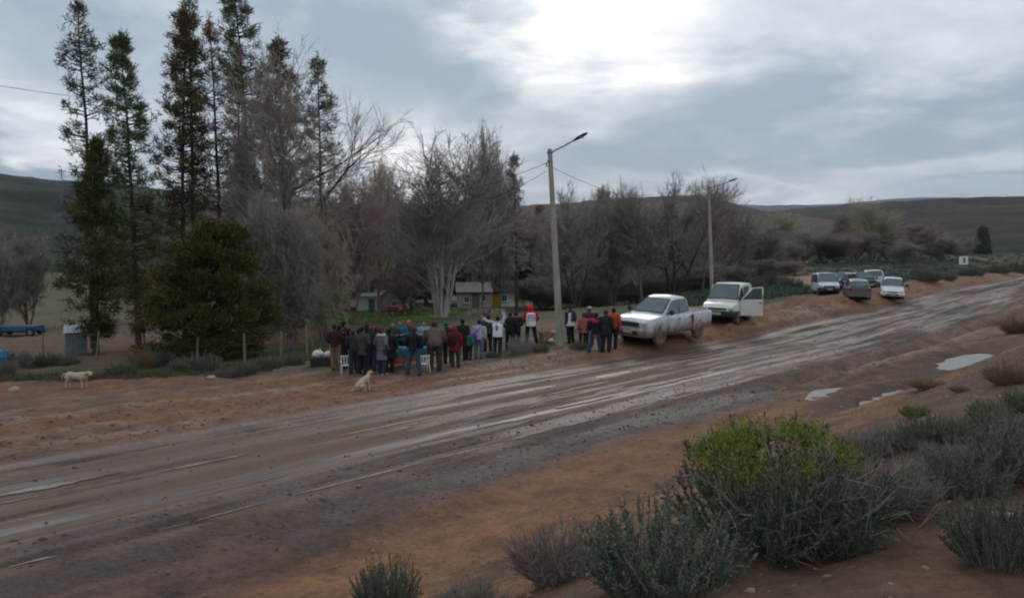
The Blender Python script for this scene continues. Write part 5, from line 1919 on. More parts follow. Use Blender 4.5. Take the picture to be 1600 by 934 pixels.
PICKUP = dict(
    lower=[(-.90, .86, .44, 1.12), (-.5, .89, .38, 1.13), (.6, .905, .34, 1.12), (1.15, .905, .36, 1.13), (1.45, .90, .38, 1.14), (2.0, .89, .42, 1.10), (2.4, .87, .44, 1.05), (2.56, .82, .48, 1.0), (2.64, .74, .52, .92)],
    green=[(-.90, .80, .62, 1.20), (-.62, .81, .63, 1.70), (-.45, .81, .64, 1.77), (.0, .81, .65, 1.80), (.30, .81, .64, 1.77), (.48, .81, .63, 1.70), (1.45, .80, .72, 1.15)],
    win=[[(.22, 1.65), (.22, 1.17), (1.14, 1.17), (.54, 1.63)], [(.12, 1.66), (-.50, 1.66), (-.68, 1.21), (.12, 1.17)]],
    doors=[(.18, 1.26), (-.74, .15)], sill=.40, wheels=(1.62, -1.48, .43), bed=(-2.48, -.92, .66, 1.12), chrome=True,
    grille=[(-.44, .44, .76, .92)], lamp=(.64, .90, .34, .19), tail=(.84, .88, .13, .32), bumper=(.54, .34), mirror=M_TRIM)
VAN = dict(
    lower=[(-1.95, .78, .34, 1.06), (-1.8, .83, .30, 1.08), (-.5, .85, .28, 1.06), (.75, .85, .28, 1.04), (1.2, .83, .30, .98), (1.65, .79, .32, .90), (1.86, .70, .36, .78), (1.94, .58, .40, .66)],
    green=[(-1.95, .76, .70, 1.74), (-1.6, .80, .70, 1.82), (-.4, .81, .70, 1.85), (.22, .81, .68, 1.80), (1.10, .78, .70, 1.04)],
    win=[[(.10, 1.62), (-.02, 1.10), (.92, 1.08), (.36, 1.62)], [(-.12, 1.64), (-1.0, 1.66), (-1.0, 1.12), (-.12, 1.10)]],
    doors=[(-.08, .98), (-1.05, -.10)], sill=.34, wheels=(1.22, -1.30, .31), grille=[(-.42, .42, .66, .74)], lamp=(.62, .72, .26, .24), tail=(.74, 1.05, .12, .42), bumper=(.46, .30), bumper_mat=M_TRIM, mirror=M_TRIM)
MINIBUS = dict(
    lower=[(-2.4, .86, .36, 1.10), (-2.2, .91, .32, 1.12), (0, .93, .30, 1.10), (1.3, .93, .30, 1.08), (1.75, .90, .32, 1.02), (2.15, .84, .36, .90), (2.3, .70, .42, .74)],
    green=[(-2.4, .84, .76, 1.86), (-2.1, .88, .76, 1.94), (0, .89, .76, 1.96), (.75, .89, .74, 1.90), (1.68, .86, .78, 1.08)],
    win=[[(.60, 1.70), (.50, 1.15), (1.46, 1.13), (.90, 1.70)], [(.38, 1.74), (-.75, 1.74), (-.75, 1.16), (.38, 1.15)], [(-.88, 1.74), (-2.1, 1.72), (-2.1, 1.18), (-.88, 1.16)]],
    doors=[(.45, 1.5), (-.8, .42)], sill=.36, wheels=(1.45, -1.45, .33), grille=[(-.5, .5, .68, .80)], lamp=(.68, .78, .30, .20), tail=(.82, 1.05, .12, .4), bumper=(.48, .34), bumper_mat=M_TRIM)
HATCH = dict(
    lower=[(-1.85, .72, .34, .92), (-1.7, .80, .28, .95), (-.4, .83, .26, .92), (.7, .83, .26, .90), (1.2, .81, .28, .84), (1.7, .76, .32, .74), (1.86, .64, .38, .62)],
    green=[(-1.78, .72, .58, .98), (-1.28, .77, .58, 1.40), (-.5, .79, .60, 1.46), (.1, .79, .59, 1.43), (.95, .77, .68, .92)],
    win=[[(.05, 1.32), (-.05, .97), (.78, .95), (.28, 1.32)], [(-.15, 1.34), (-.95, 1.33), (-1.25, 1.02), (-.15, .98)]],
    doors=[(-.1, .86), (-1.0, -.12)], sill=.32, wheels=(1.15, -1.15, .30), grille=[(-.36, .36, .56, .64)], lamp=(.58, .64, .28, .15), tail=(.66, .84, .18, .20), bumper=(.42, .26))
SUV = dict(
    lower=[(-2.15, .80, .42, 1.08), (-2.0, .87, .36, 1.10), (-.4, .90, .34, 1.08), (.9, .90, .34, 1.06), (1.5, .88, .36, 1.02), (2.0, .82, .40, .92), (2.14, .72, .46, .78)],
    green=[(-2.12, .80, .66, 1.16), (-1.85, .83, .67, 1.72), (-.4, .84, .68, 1.76), (.35, .84, .67, 1.72), (1.15, .82, .74, 1.08)],
    win=[[(.28, 1.62), (.20, 1.13), (1.0, 1.11), (.52, 1.62)], [(.10, 1.64), (-.80, 1.64), (-.80, 1.14), (.10, 1.13)], [(-.92, 1.63), (-1.6, 1.60), (-1.75, 1.2), (-.92, 1.15)]],
    doors=[(.15, 1.1), (-.85, .12)], sill=.42, wheels=(1.36, -1.36, .37), grille=[(-.46, .46, .72, .86)], lamp=(.66, .82, .30, .18), tail=(.76, 1.0, .14, .36), bumper=(.50, .32))


def heading(dx_, dy_):
    return math.atan2(dy_, dx_)


# pickup at the head of the line, nose down to the left
pa, pb_ = on(1040, 539), on(1099, 526)
road_dir = Vector((-SN, -CS, 0))
pc = on(1045, 536) + Vector((-.15, .5, 0))
hd = heading(-.92, -1.0)
fx, fy = math.cos(hd), math.sin(hd)
zf_ = float(ground_z(pc.x + fx * 1.7, pc.y + fy * 1.7))
zb_ = float(ground_z(pc.x - fx * 1.7, pc.y - fy * 1.7))
zl_ = float(ground_z(pc.x - fy * .8, pc.y + fx * .8))
zr_ = float(ground_z(pc.x + fy * .8, pc.y - fx * .8))
car('pickup_truck', (pc.x, pc.y, (zf_ + zb_) / 2 - .03), hd, 'muddy silver white double cab pickup parked beside the people', 'pickup', ('silver_white_paint', (.66, .69, .73)), PICKUP, None, 1.08, math.atan2(zb_ - zf_, 3.4), math.atan2(zl_ - zr_, 1.6), muddy=1.0).scale.z = 1.18


def stand(name, px, Y, hd_, label, cat, col, spec, sc=1.0, group='vehicles parked beyond the bend', opened=False, muddy=.5, tyre=None):
    p_ = at(px, Y) if Y < 300 else on(px, Y)
    fx_, fy_ = math.cos(hd_), math.sin(hd_)
    z1 = float(ground_z(p_.x + fx_ * 1.4, p_.y + fy_ * 1.4))
    z2 = float(ground_z(p_.x - fx_ * 1.4, p_.y - fy_ * 1.4))
    z3 = float(ground_z(p_.x - fy_ * .8, p_.y + fx_ * .8))
    z4 = float(ground_z(p_.x + fy_ * .8, p_.y - fx_ * .8))
    return car(name, (p_.x, p_.y, (z1 + z2) / 2 - .02), hd_, label, cat, col, spec, group, sc, math.atan2(z2 - z1, 2.8), math.atan2(z3 - z4, 1.6), opened=opened, muddy=muddy, tyre=tyre)


hv = heading(-.55, -1.0)
vn = stand('van', 1136, 500, hv, 'white van with its front door open, parked behind the pickup', 'van', ('cream_white_paint', (.70, .69, .64)), VAN, 1.12, None, opened=True, muddy=.42)
# its open front door, hinged at the front pillar on the road side
mp = MATS['cream_white_paint']
hinge = Vector((1.02, .86, 0))
oa = R(58)
dd = Vector((-math.cos(oa), math.sin(oa), 0))
nn = Vector((-dd.y, dd.x, 0))
b = MB()
L_ = 1.08
def dp(u, z, o=0.0):
    return hinge + dd * u + Vector((0, 0, z)) + nn * o
prof_o = [(.0, .36), (.0, 1.06), (L_, 1.10), (L_, .36)]
P = [dp(u, z, -.03) for u, z in prof_o] + [dp(u, z, .03) for u, z in prof_o]
b.add(P, [(3, 2, 1, 0), (4, 5, 6, 7), (0, 1, 5, 4), (1, 2, 6, 5), (2, 3, 7, 6), (3, 0, 4, 7)])
od = b.build('open_door', mp, vn)
od['label'] = 'open front door swung out towards the road'
b = MB()
fr_ = [(.02, 1.08), (.55, 1.66), (L_ - .04, 1.70), (L_ - .02, 1.10)]
for i in range(4):
    u0, z0 = fr_[i]
    u1, z1 = fr_[(i + 1) % 4]
    b.tube([dp(u0, z0), dp(u1, z1)], .035, 6)
b.build('window_frame', mp, od, True)
pane(od, 'window_glass', [dp(u, z) for u, z in fr_], M_AUTOGLASS)
b = MB()
b.box(tuple(dp(L_ - .14, .98, -.045)), (.15, .04, .035), math.atan2(dd.y, dd.x))
b.build('handle', M_TRIM, od)
b = MB()
b.ell(tuple(dp(.06, 1.16, .14)), (.06, .12, .10), 10, 6)
b.build('wing_mirror', M_TRIM, od, True)

W1 = ('white_paint', (.70, .72, .74))
stand('minibus', 1290, 71, heading(-.22, -1), 'white minivan facing the camera, leftmost of the far parked vehicles', 'minivan', W1, MINIBUS, 1.0, muddy=.45)
stand('parked_car', 1317, 80, heading(-.5, -1), 'pale silver car just behind the white minivan', 'car', ('pale_silver_paint', (.34, .35, .36)), SUV, 1.0)
stand('parked_car', 1334, 76, heading(-.35, -1), 'blue grey car in the middle of the far vehicles', 'car', ('blue_grey_paint', (.12, .14, .17)), SUV, .97)
stand('parked_car', 1349, 71, heading(-.1, -1), 'dark blue car between the grey hatchback and the white estate', 'car', ('dark_blue_paint', (.035, .045, .065)), SUV, .95)
stand('parked_car', 1364, 74, heading(.35, 1), 'white estate car seen from behind with dark rear window', 'car', W1, SUV, 1.02)
stand('parked_car', 1338, 464, heading(.30, 1), 'grey hatchback with red tail lights, nearest of the far vehicles', 'car', ('grey_paint', (.13, .135, .14)), HATCH, .98, muddy=.5)
stand('parked_car', 1394, 62, heading(-.45, -1), 'white hatchback half hidden by the road bank, rightmost of the far vehicles', 'car', W1, HATCH, 1.0, muddy=.3)

# ================================================================== PEOPLE AND DOGS
def blob(name, b, mat, voxel, smooth=4, fac=.5):
    """weld overlapping shells of b into one continuous skin"""
    o = b.build('tmp_blob', mat)
    md = o.modifiers.new('r', 'REMESH')
    md.mode = 'VOXEL'
    md.voxel_size = voxel
    if smooth:
        ms = o.modifiers.new('s', 'SMOOTH')
        ms.factor = fac
        ms.iterations = smooth
    dg = bpy.context.evaluated_depsgraph_get()
    me = bpy.data.meshes.new_from_object(o.evaluated_get(dg))
    me.name = name
    old = o.data
    bpy.data.objects.remove(o)
    bpy.data.meshes.remove(old)
    me.materials.clear()
    me.materials.append(mat)
    me.polygons.foreach_set('use_smooth', [True] * len(me.polygons))
    return me


M_SKIN = pmat('skin', [(.30, .17, .115), (.38, .225, .155)], 6, .6)
M_HAIRDK = pmat('dark_hair', [(.012, .010, .009), (.03, .024, .02)], 20, .7)
M_EYE = pmat('eye', [(.02, .015, .012)], rough=.3)
FAB = {}


def fab(name, c, var=.22):
    if name not in FAB:
        FAB[name] = pmat(name + '_cloth', [tuple(x * (1 - var) for x in c), c, tuple(min(1, x * (1 + var)) for x in c)], 7, .9, .3, 30)
    return FAB[name]


X3 = (1, 0, 0)
POSES = {
    'down': dict(arm=[((.185, 0, 1.40), (.235, .03, 1.12), (.245, -.03, .88))] * 2),
    'pocket': dict(arm=[((.185, 0, 1.40), (.265, .06, 1.14), (.17, -.10, .98))] * 2),
    'front': dict(arm=[((.185, 0, 1.40), (.235, -.02, 1.13), (.12, -.24, 1.14))] * 2),
    'fold': dict(arm=[((.185, 0, 1.40), (.245, -.03, 1.14), (.02, -.19, 1.16)), ((.185, 0, 1.40), (.245, -.03, 1.12), (.0, -.17, 1.10))]),
    'raised': dict(arm=[((.19, 0, 1.42), (.42, -.04, 1.47), (.60, -.08, 1.60)), ((.185, 0, 1.43), (.25, -.06, 1.68), (.18, -.05, 1.90))]),
    'walk': dict(arm=[((.185, 0, 1.40), (.225, -.08, 1.13), (.225, -.20, .93)), ((.185, 0, 1.40), (.235, .12, 1.14), (.24, .14, .90))], step=.17),
    'stoop': dict(arm=[((.185, 0, 1.40), (.22, -.10, 1.15), (.15, -.24, .98))] * 2, bend=.42),
    'wide': dict(arm=[((.185, 0, 1.40), (.28, .05, 1.15), (.20, -.10, .97))] * 2, stance=.09),
}


class Figure:
    """joints of one pose; facing -y"""
    def __init__(s, pose):
        p = POSES[pose]
        bend, step, st = p.get('bend', 0), p.get('step', 0), p.get('stance', 0)
        M_ = Matrix.Rotation(bend, 3, 'X')
        c0 = Vector((0, 0, .98))

        def B(v):
            v = Vector(v)
            return c0 + M_ @ (v - c0) if v.z > .98 else v
        s.B = B
        s.spine = [B((0, .005, .90)), B((0, .01, 1.0)), B((0, 0, 1.12)), B((0, -.005, 1.26)), B((0, .005, 1.37)), B((0, .01, 1.44))]
        s.neck = [B((0, .012, 1.42)), B((0, -.005, 1.52))]
        s.head = B((0, -.018, 1.595)) + Vector((0, 0, -.01 * bend))
        s.arms = []
        for i, sg in enumerate((1, -1)):
            s.arms.append([B((x * sg, y, z)) for x, y, z in p['arm'][i]])
        s.legs = []
        for sg in (1, -1):
            o = -step * sg
            s.legs.append([Vector((.092 * sg, .005, .92)), Vector((.10 * sg + st * .5 * sg, -.015 + o * .55, .50)), Vector((.105 * sg + st * sg, .02 + o + (.06 if o > 0 else 0), .085 + (.03 if o > 0 else 0)))])
        s.rot = M_ if bend else None


def body_mesh(F):
    b = MB()
    b.tube(F.spine, [(.150, .105), (.145, .10), (.128, .092), (.150, .105), (.150, .095), (.075, .07)], 14, xaxis=X3)
    b.tube(F.neck, [(.056, .056), (.052, .054)], 10, xaxis=X3)
    h = F.head
    b.ell(h + Vector((0, .012, .018)), (.074, .093, .098), 14, 10)
    b.ell(h + Vector((0, -.035, -.045)), (.054, .055, .068), 12, 8)
    b.ell(h + Vector((0, -.100, -.018)), (.013, .018, .022), 8, 6)
    b.ell(h + Vector((0, -.080, .018)), (.05, .014, .010), 8, 6)
    b.ell(h + Vector((0, -.084, -.062)), (.024, .010, .008), 8, 6)
    for sg in (1, -1):
        b.ell(h + Vector((.075 * sg, .01, -.008)), (.011, .020, .031), 8, 6)
    for lg in F.legs:
        a, k, f = lg
        b.tube([a + Vector((0, 0, .02)), a.lerp(k, .35), k, k.lerp(f, .3), k.lerp(f, .75), f], [.092, .082, .056, .058, .042, .04], 10, xaxis=X3)
        b.tube([f + Vector((0, .05, -.035)), f + Vector((0, -.02, -.035)), f + Vector((0, -.12, -.055)), f + Vector((0, -.17, -.065))], [(.034, .035), (.042, .045), (.045, .025), (.03, .014)], 10, xaxis=X3)
    for sg, am in zip((1, -1), F.arms):
        S, E_, W_ = am
        b.tube([S - Vector((.05 * sg, 0, 0)), S, S.lerp(E_, .45), E_, E_.lerp(W_, .3), W_], [.055, .056, .047, .038, .040, .028], 10)
        d = (W_ - E_).normalized()
        up_ = Vector((-sg, 0, 0)) if abs(d.x) < .8 else Vector((0, 0, 1))
        fwd = (Vector((0, -1, 0)) - d * d.dot(Vector((0, -1, 0))))
        fwd = fwd.normalized() if fwd.length > .2 else Vector((0, 0, 1))
        pal = d.cross(fwd).normalized()
        b.tube([W_, W_ + d * .04, W_ + d * .085], [(.026, .020), (.040, .017), (.041, .015)], 10, xaxis=tuple(fwd))
        curl = pal * (1 if pal.x * sg < 0 else -1)
        for i, (o, L) in enumerate(((.030, .070), (.010, .080), (-.010, .075), (-.029, .058))):
            q = W_ + d * .08 + fwd * o
            b.tube([q, q + d * L * .5 + curl * .006, q + d * L * .85 + curl * .03, q + d * L * .9 + curl * .045], [.0105, .0098, .0088, .007], 7)
        q = W_ + d * .025 + fwd * .03
        b.tube([q, q + fwd * .028 + d * .022 + curl * .006, q + fwd * .034 + d * .055 + curl * .014], [.0125, .011, .0085], 7)
    return blob('body', b, M_SKIN, .0105, 3)


def jacket_mesh(F, low=.84, slim=1.0, arms=True, flare=1.0):
    b = MB()
    sp = F.spine
    lowp = Vector((0, .005, low))
    path = [lowp] + ([Vector((0, .006, .95))] if low < .9 else []) + sp[1:]
    r = [(.178 * flare, .138 * flare)] + ([(.172, .132)] if low < .9 else []) + [(.165, .125), (.162, .122), (.185, .135), (.185, .122), (.085, .085)]
    r = [(a * slim, c * slim) for a, c in r]
    b.tube(path, r, 16, xaxis=X3)
    b.tube([sp[-1] - Vector((0, 0, .02)), F.neck[1] - (F.neck[1] - sp[-1]) * .25], [(.085, .085), (.072, .074)], 12, xaxis=X3)
    if arms:
        for sg, am in zip((1, -1), F.arms):
            S, E_, W_ = am
            b.tube([S - Vector((.07 * sg, 0, .01)), S, S.lerp(E_, .45), E_, E_.lerp(W_, .35), E_.lerp(W_, .97)], [.080, .082, .072, .062, .060, .048], 12)
    return blob('jacket', b, M_SKIN, .017, 4)


def trouser_mesh(F, baggy=1.0):
    b = MB()
    b.tube([Vector((0, .01, .87)), Vector((0, .008, .95)), F.spine[1] + Vector((0, 0, .03))], [(.165, .122), (.162, .12), (.152, .11)], 14, xaxis=X3)
    for lg in F.legs:
        a, k, f = lg
        b.tube([a + Vector((0, 0, .03)), a.lerp(k, .3), k, k.lerp(f, .35), f + Vector((0, .005, .03)), f + Vector((0, .0, -.045))], [.104 * baggy, .100 * baggy, .076 * baggy, .074 * baggy, .066 * baggy, .068 * baggy], 12, xaxis=X3)
    return blob('trousers', b, M_SKIN, .016, 3)


def shoe_mesh(F, i):
    f = F.legs[i][2]
    b = MB()
    b.tube([f + Vector((0, .065, -.045)), f + Vector((0, .0, -.04)), f + Vector((0, -.11, -.055)), f + Vector((0, -.185, -.062))], [(.040, .040), (.047, .048), (.052, .034), (.038, .024)], 10, xaxis=X3)
    b.tube([f + Vector((0, .0, .0)), f + Vector((0, .0, .055))], [.050, .050], 10)
    return blob('shoe', b, M_SKIN, .013, 2)


def head_mesh(F, kind):
    h = F.head
    b = MB()
    if kind == 'hood':
        b.ell(h + Vector((0, .025, .02)), (.108, .118, .140), 14, 10)
        b.tube([h + Vector((0, .02, -.06)), h + Vector((0, .03, -.16))], [(.10, .10), (.115, .105)], 14, xaxis=X3)
        return blob('hood', b, M_SKIN, .014, 3)
    if kind == 'hair':
        b.ell(h + Vector((0, .026, .034)), (.083, .096, .095), 14, 10)
        b.ell(h + Vector((0, .055, -.02)), (.072, .055, .075), 12, 8)
        return blob('hair', b, M_SKIN, .011, 2)
    if kind == 'long_hair':
        b.ell(h + Vector((0, .026, .034)), (.086, .099, .097), 14, 10)
        b.tube([h + Vector((0, .06, .02)), h + Vector((0, .085, -.10)), h + Vector((0, .10, -.25))], [(.082, .05), (.085, .045), (.06, .03)], 12, xaxis=X3)
        return blob('hair', b, M_SKIN, .011, 2)
    if kind == 'cap':
        b.ell(h + Vector((0, .012, .055)), (.087, .106, .075), 14, 10)
        b.tube([h + Vector((0, -.07, .06)), h + Vector((0, -.165, .045))], [(.07, .014), (.055, .008)], 12, xaxis=X3)
        return blob('cap', b, M_SKIN, .010, 2)
    b.ell(h + Vector((0, .018, .045)), (.088, .106, .092), 14, 10)
    b.tube([h + Vector((0, .012, .012)), h + Vector((0, .012, .045))], [(.092, .108), (.092, .108)], 14, xaxis=X3)
    return blob('beanie', b, M_SKIN, .011, 2)


def vest_mesh(F):
    b = MB()
    sp = F.spine
    b.tube([Vector((0, .005, .80))] + sp[1:5] + [sp[5] - Vector((0, 0, .02))], [(.20, .16), (.192, .15), (.19, .148), (.208, .158), (.205, .142), (.11, .10)], 16, xaxis=X3)
    return blob('vest', b, M_SKIN, .016, 3)


def pack_mesh(F):
    b = MB()
    B = F.B
    b.tube([B((0, .185, 1.02)), B((0, .20, 1.10)), B((0, .20, 1.30)), B((0, .18, 1.42))], [(.11, .06), (.135, .075), (.13, .075), (.09, .05)], 14, xaxis=X3)
    b.tube([B((0, .26, 1.06)), B((0, .265, 1.2))], [(.09, .03), (.09, .03)], 12, xaxis=X3)
    for sg in (1, -1):
        b.tube([B((.10 * sg, .15, 1.40)), B((.115 * sg, .03, 1.475)), B((.115 * sg, -.13, 1.36)), B((.13 * sg, -.10, 1.12)), B((.12 * sg, .15, 1.06))], [(.028, .016)] * 5, 8)
    return blob('backpack', b, M_SKIN, .014, 2)


def bag_mesh(F):
    b = MB()
    b.tube([Vector((.20, .16, .80)), Vector((.20, .17, .92)), Vector((.19, .17, 1.06)), Vector((.18, .16, 1.10))], [(.10, .07), (.14, .085), (.13, .08), (.08, .04)], 12, xaxis=X3)
    b.tube([Vector((.17, .16, 1.06)), Vector((.05, .16, 1.25)), Vector((-.13, .08, 1.46)), Vector((-.15, -.08, 1.42))], .016, 8)
    return blob('bag', b, M_SKIN, .015, 2)


def scarf_mesh(F):
    b = MB()
    c = F.spine[-1]
    n = 14
    for i in range(n):
        a0, a1 = 2 * math.pi * i / n, 2 * math.pi * (i + 1) / n
        b.tube([c + Vector((.105 * math.cos(a0), .10 * math.sin(a0), .02)), c + Vector((.105 * math.cos(a1), .10 * math.sin(a1), .02))], .055, 8)
    return blob('scarf', b, M_SKIN, .016, 2)


CACHE = {}


def get(key, fn):
    if key not in CACHE:
        CACHE[key] = fn()
    return CACHE[key]


def dress(parent, name, me, mat):
    o = link(name, me, parent)
    o.material_slots[0].link = 'OBJECT'
    o.material_slots[0].material = mat
    return o


def person(px, py, face, label, pose='down', top='jacket', tc=(.02, .02, .025), tn='black', legs=(.03, .035, .05), ln='dark', head='hair', hc=None, hn='dark', h=1.68, vest=None, pack=None, bag=None,
           scarf=None, shoes=(.03, .027, .025), sn='shoe', Y=None, group='people gathered beside the road', band=None, wide=1.17):
    """face: heading in degrees, 0 looks at the camera, 180 away"""
    F = get(('F', pose), lambda: Figure(pose))
    p = on(px, py) if Y is None else at(px, Y)
    sc = h / 1.705
    e = link('person', get(('body', pose), lambda: body_mesh(F)), None, p - Vector((0, 0, .012)), R(face), (sc * wide, sc * wide, sc))
    tag(e, label, 'person', group)
    jr = random.Random(px * 7 + 3)
    e.rotation_euler = (jr.uniform(-.05, .05), jr.uniform(-.045, .045), R(face) + jr.uniform(-.35, .35))
    low = {'jacket': .86, 'coat': .55, 'parka': .70}[top]
    j = dress(e, 'coat' if top == 'coat' else 'jacket', get((top, pose), lambda: jacket_mesh(F, low, 1.0, True, {'jacket': 1, 'coat': 1.14, 'parka': 1.06}[top])), fab(tn, tc))
    if band:
        yb = MB()
        sp = F.spine
        yb.tube([sp[3] + Vector((0, 0, .06)), sp[4], sp[5] + Vector((0, 0, .01))], [(.198, .15), (.196, .132), (.10, .098)], 16, xaxis=X3)
        for sg, am in zip((1, -1), F.arms):
            yb.tube([am[0] - Vector((.06 * sg, 0, 0)), am[0], am[0].lerp(am[1], .25)], [.088, .092, .084], 12)
        dress(j, 'yoke', get(('yoke', pose), lambda: blob('yoke', yb, M_SKIN, .016, 3)), fab(*band))
    dress(e, 'trousers', get(('trousers', pose), lambda: trouser_mesh(F)), fab(ln, legs))
    for i in (0, 1):
        dress(e, 'shoe', get(('shoe', pose, i), lambda: shoe_mesh(F, i)), fab(sn, shoes))
    if head:
        dress(e, {'long_hair': 'hair'}.get(head, head), get((head, pose), lambda: head_mesh(F, head)), fab(hn + '_head', hc or (.02, .016, .014)))
        if head in ('cap', 'beanie'):
            dress(e, 'hair', get(('nape', pose), lambda: blob('hair', MB().ell(F.head + Vector((0, .05, -.01)), (.076, .06, .075), 12, 8), M_SKIN, .012, 2)), M_HAIRDK)
    if abs((face + 180) % 360 - 180) < 100:
        for sg in (1, -1):
            link('eye', get(('eye', pose, sg), lambda: MB().ell(F.head + Vector((.031 * sg, -.083, .004)), (.012, .008, .008), 8, 6).mesh('eye', M_EYE, True)), e)
    if vest:
        v = dress(e, 'vest', get(('vest', pose), lambda: vest_mesh(F)), fab('white_vest', (.80, .81, .86), .05))
        if vest == 'red':
            def mk():
                b = MB()
                b.box((0, .165, 1.27), (.10, .012, .09))
                b.box((0, .163, 1.15), (.07, .012, .10))
                b.box((.02, .160, 1.38), (.05, .012, .04))
                return b.mesh('print', M_SKIN)
            dress(v, 'print', get(('print', 'red'), mk), fab('red_print', (.42, .05, .08)))
        elif vest == 'grid':
            def mk():
                b = MB()
                for i in range(4):
                    for q in range(3):
                        b.box(((q - 1) * .095, .162 - .003 * i, 1.32 - i * .085), (.06, .012, .045))
                return b.mesh('print', M_SKIN)
            dress(v, 'print', get(('print', 'grid'), mk), fab('purple_print', (.26, .19, .36)))
    if pack:
        dress(e, 'backpack', get(('pack', pose), lambda: pack_mesh(F)), fab(*pack))
    if bag:
        dress(e, 'shoulder_bag', get(('bag', pose), lambda: bag_mesh(F)), fab(*bag))
    if scarf:
        dress(e, 'scarf', get(('scarf', pose), lambda: scarf_mesh(F)), fab(*scarf))
    return e


BLK, NAVY, JEAN = (.014, .014, .017), (.018, .022, .04), (.045, .075, .14)
MAROON, GREY, RED = (.045, .014, .018), (.10, .10, .105), (.42, .012, .022)
# left cluster
person(526, 577, 190, 'person in a dark maroon jacket and tan trousers, leftmost of the crowd', 'pocket', 'jacket', (.035, .014, .016), 'deep_maroon', (.20, .125, .085), 'tan', 'beanie', (.03, .012, .014), 'deep_maroon', 1.72)
person(540, 572, 160, 'person in a dark plum jacket second from the left of the crowd', 'front', 'jacket', (.04, .022, .028), 'plum', NAVY, 'navy', 'hair', None, 'dark', 1.78)
person(553, 584, 205, 'stooping person in black beside the white chair on the left', 'stoop', 'jacket', (.022, .020, .024), 'soot', (.02, .024, .045), 'ink', 'cap', (.05, .05, .055), 'grey', 1.66)
person(567, 585, 170, 'person in a charcoal parka and black trousers behind the sitting dog', 'pocket', 'parka', (.045, .046, .05), 'charcoal', BLK, 'black_legs', 'beanie', BLK, 'black', 1.74)
person(580, 579, 200, 'person in black with a bright red cap', 'front', 'jacket', (.016, .016, .018), 'black', (.05, .06, .09), 'slate', 'cap', (.30, .02, .02), 'red', 1.68)
person(597, 585, 150, 'person in a grey speckled coat with pale scarf and dark red hat', 'pocket', 'coat', (.13, .13, .13), 'speckled_grey', (.025, .035, .075), 'indigo', 'beanie', (.12, .01, .012), 'dark_red', 1.72, scarf=('pale_fur', (.42, .40, .36)), shoes=(.35, .34, .33), sn='pale_shoe')
person(608, 581, 185, 'person in a long black coat next to the grey speckled coat', 'down', 'coat', (.018, .018, .02), 'black_coat', BLK, 'black_legs', 'hair', None, 'dark', 1.66)
person(533, 575, 150, 'person in a black jacket wedged between the maroon and plum jackets', 'fold', 'jacket', (.014, .013, .015), 'jet', BLK, 'black_legs', 'hair', None, 'dark', 1.66)
person(560, 577, 190, 'short person in a brown jacket behind the stooping one', 'pocket', 'jacket', (.06, .035, .028), 'umber', BLK, 'black_legs', 'hair', None, 'dark', 1.58)
person(573, 574, 165, 'person in a dark blue anorak half hidden by the red cap', 'down', 'jacket', (.016, .022, .045), 'ink_blue', BLK, 'black_legs', 'long_hair', None, 'dark', 1.70)
person(588, 577, 210, 'person with a grey hood next to the grey speckled coat', 'front', 'jacket', (.04, .04, .043), 'graphite', NAVY, 'navy', 'hood', (.05, .05, .054), 'graphite', 1.64)
# behind the table
person(613, 566, 10, 'person facing the camera in a dark jacket behind the table, left end', 'fold', 'jacket', (.03, .045, .05), 'petrol', NAVY, 'navy', 'hair', None, 'dark', 1.62)
person(627, 565, -15, 'person in a bright teal blue jacket behind the table', 'front', 'jacket', (.02, .12, .17), 'teal', NAVY, 'navy', 'hair', None, 'dark', 1.68)
person(638, 563, 5, 'person with a pinkish cap behind the table', 'fold', 'jacket', (.05, .06, .075), 'slate_blue', NAVY, 'navy', 'cap', (.34, .12, .13), 'pink', 1.66)
person(662, 562, 20, 'person in a pale blue jacket behind the table, right end', 'fold', 'jacket', (.24, .32, .36), 'pale_blue', NAVY, 'navy', 'hair', None, 'dark', 1.62)
# front right of the table
person(646, 585, 182, 'person in a navy jacket and blue jeans seen from behind', 'wide', 'jacket', (.012, .014, .026), 'midnight', (.035, .075, .13), 'blue_jeans', 'hair', (.05, .025, .02), 'brown', 1.74)
person(680, 579, 175, 'broad person in a grey brown jacket bending forward, seen from behind', 'stoop', 'jacket', (.105, .09, .075), 'grey_brown', (.04, .04, .04), 'dark_grey', 'hair', (.05, .03, .024), 'brown', 1.86, wide=1.45)
person(701, 568, 170, 'person in black with a teal hood', 'down', 'jacket', (.014, .02, .022), 'black_green', BLK, 'black_legs', 'beanie', (.03, .11, .12), 'teal_hat', 1.68)
person(712, 574, 178, 'person in a long crimson hooded coat with black backpack', 'down', 'parka', (.19, .010, .026), 'crimson', (.045, .045, .05), 'dark_grey', 'hood', (.24, .012, .03), 'crimson', 1.58, pack=('black_pack', (.02, .02, .024)))
person(721, 563, 190, 'tall person in black behind the crimson coat', 'down', 'jacket', (.016, .016, .018), 'black', BLK, 'black_legs', 'hair', None, 'dark', 1.74)
person(733, 562, 160, 'child with a green jacket beside the purple bag', 'down', 'jacket', (.03, .15, .11), 'emerald', NAVY, 'navy', 'hair', None, 'dark', 1.22)
person(748, 561, 172, 'person in a pale blue and white jacket with a purple bag and jeans', 'down', 'jacket', (.34, .38, .47), 'pale_lilac', (.10, .14, .20), 'faded_jeans', 'hair', None, 'dark', 1.66, bag=('purple_bag', (.16, .02, .26)))
person(762, 549, 200, 'person in a brown grey jacket between the purple bag and the white vest', 'down', 'jacket', (.055, .05, .048), 'taupe', BLK, 'black_legs', 'hair', (.06, .035, .03), 'brown', 1.66)
person(777, 553, 180, 'person in a white vest with a red mark, arms raised', 'raised', 'jacket', (.42, .43, .46), 'off_white', (.016, .02, .045), 'ink', 'hair', None, 'dark', 1.66, vest='red')
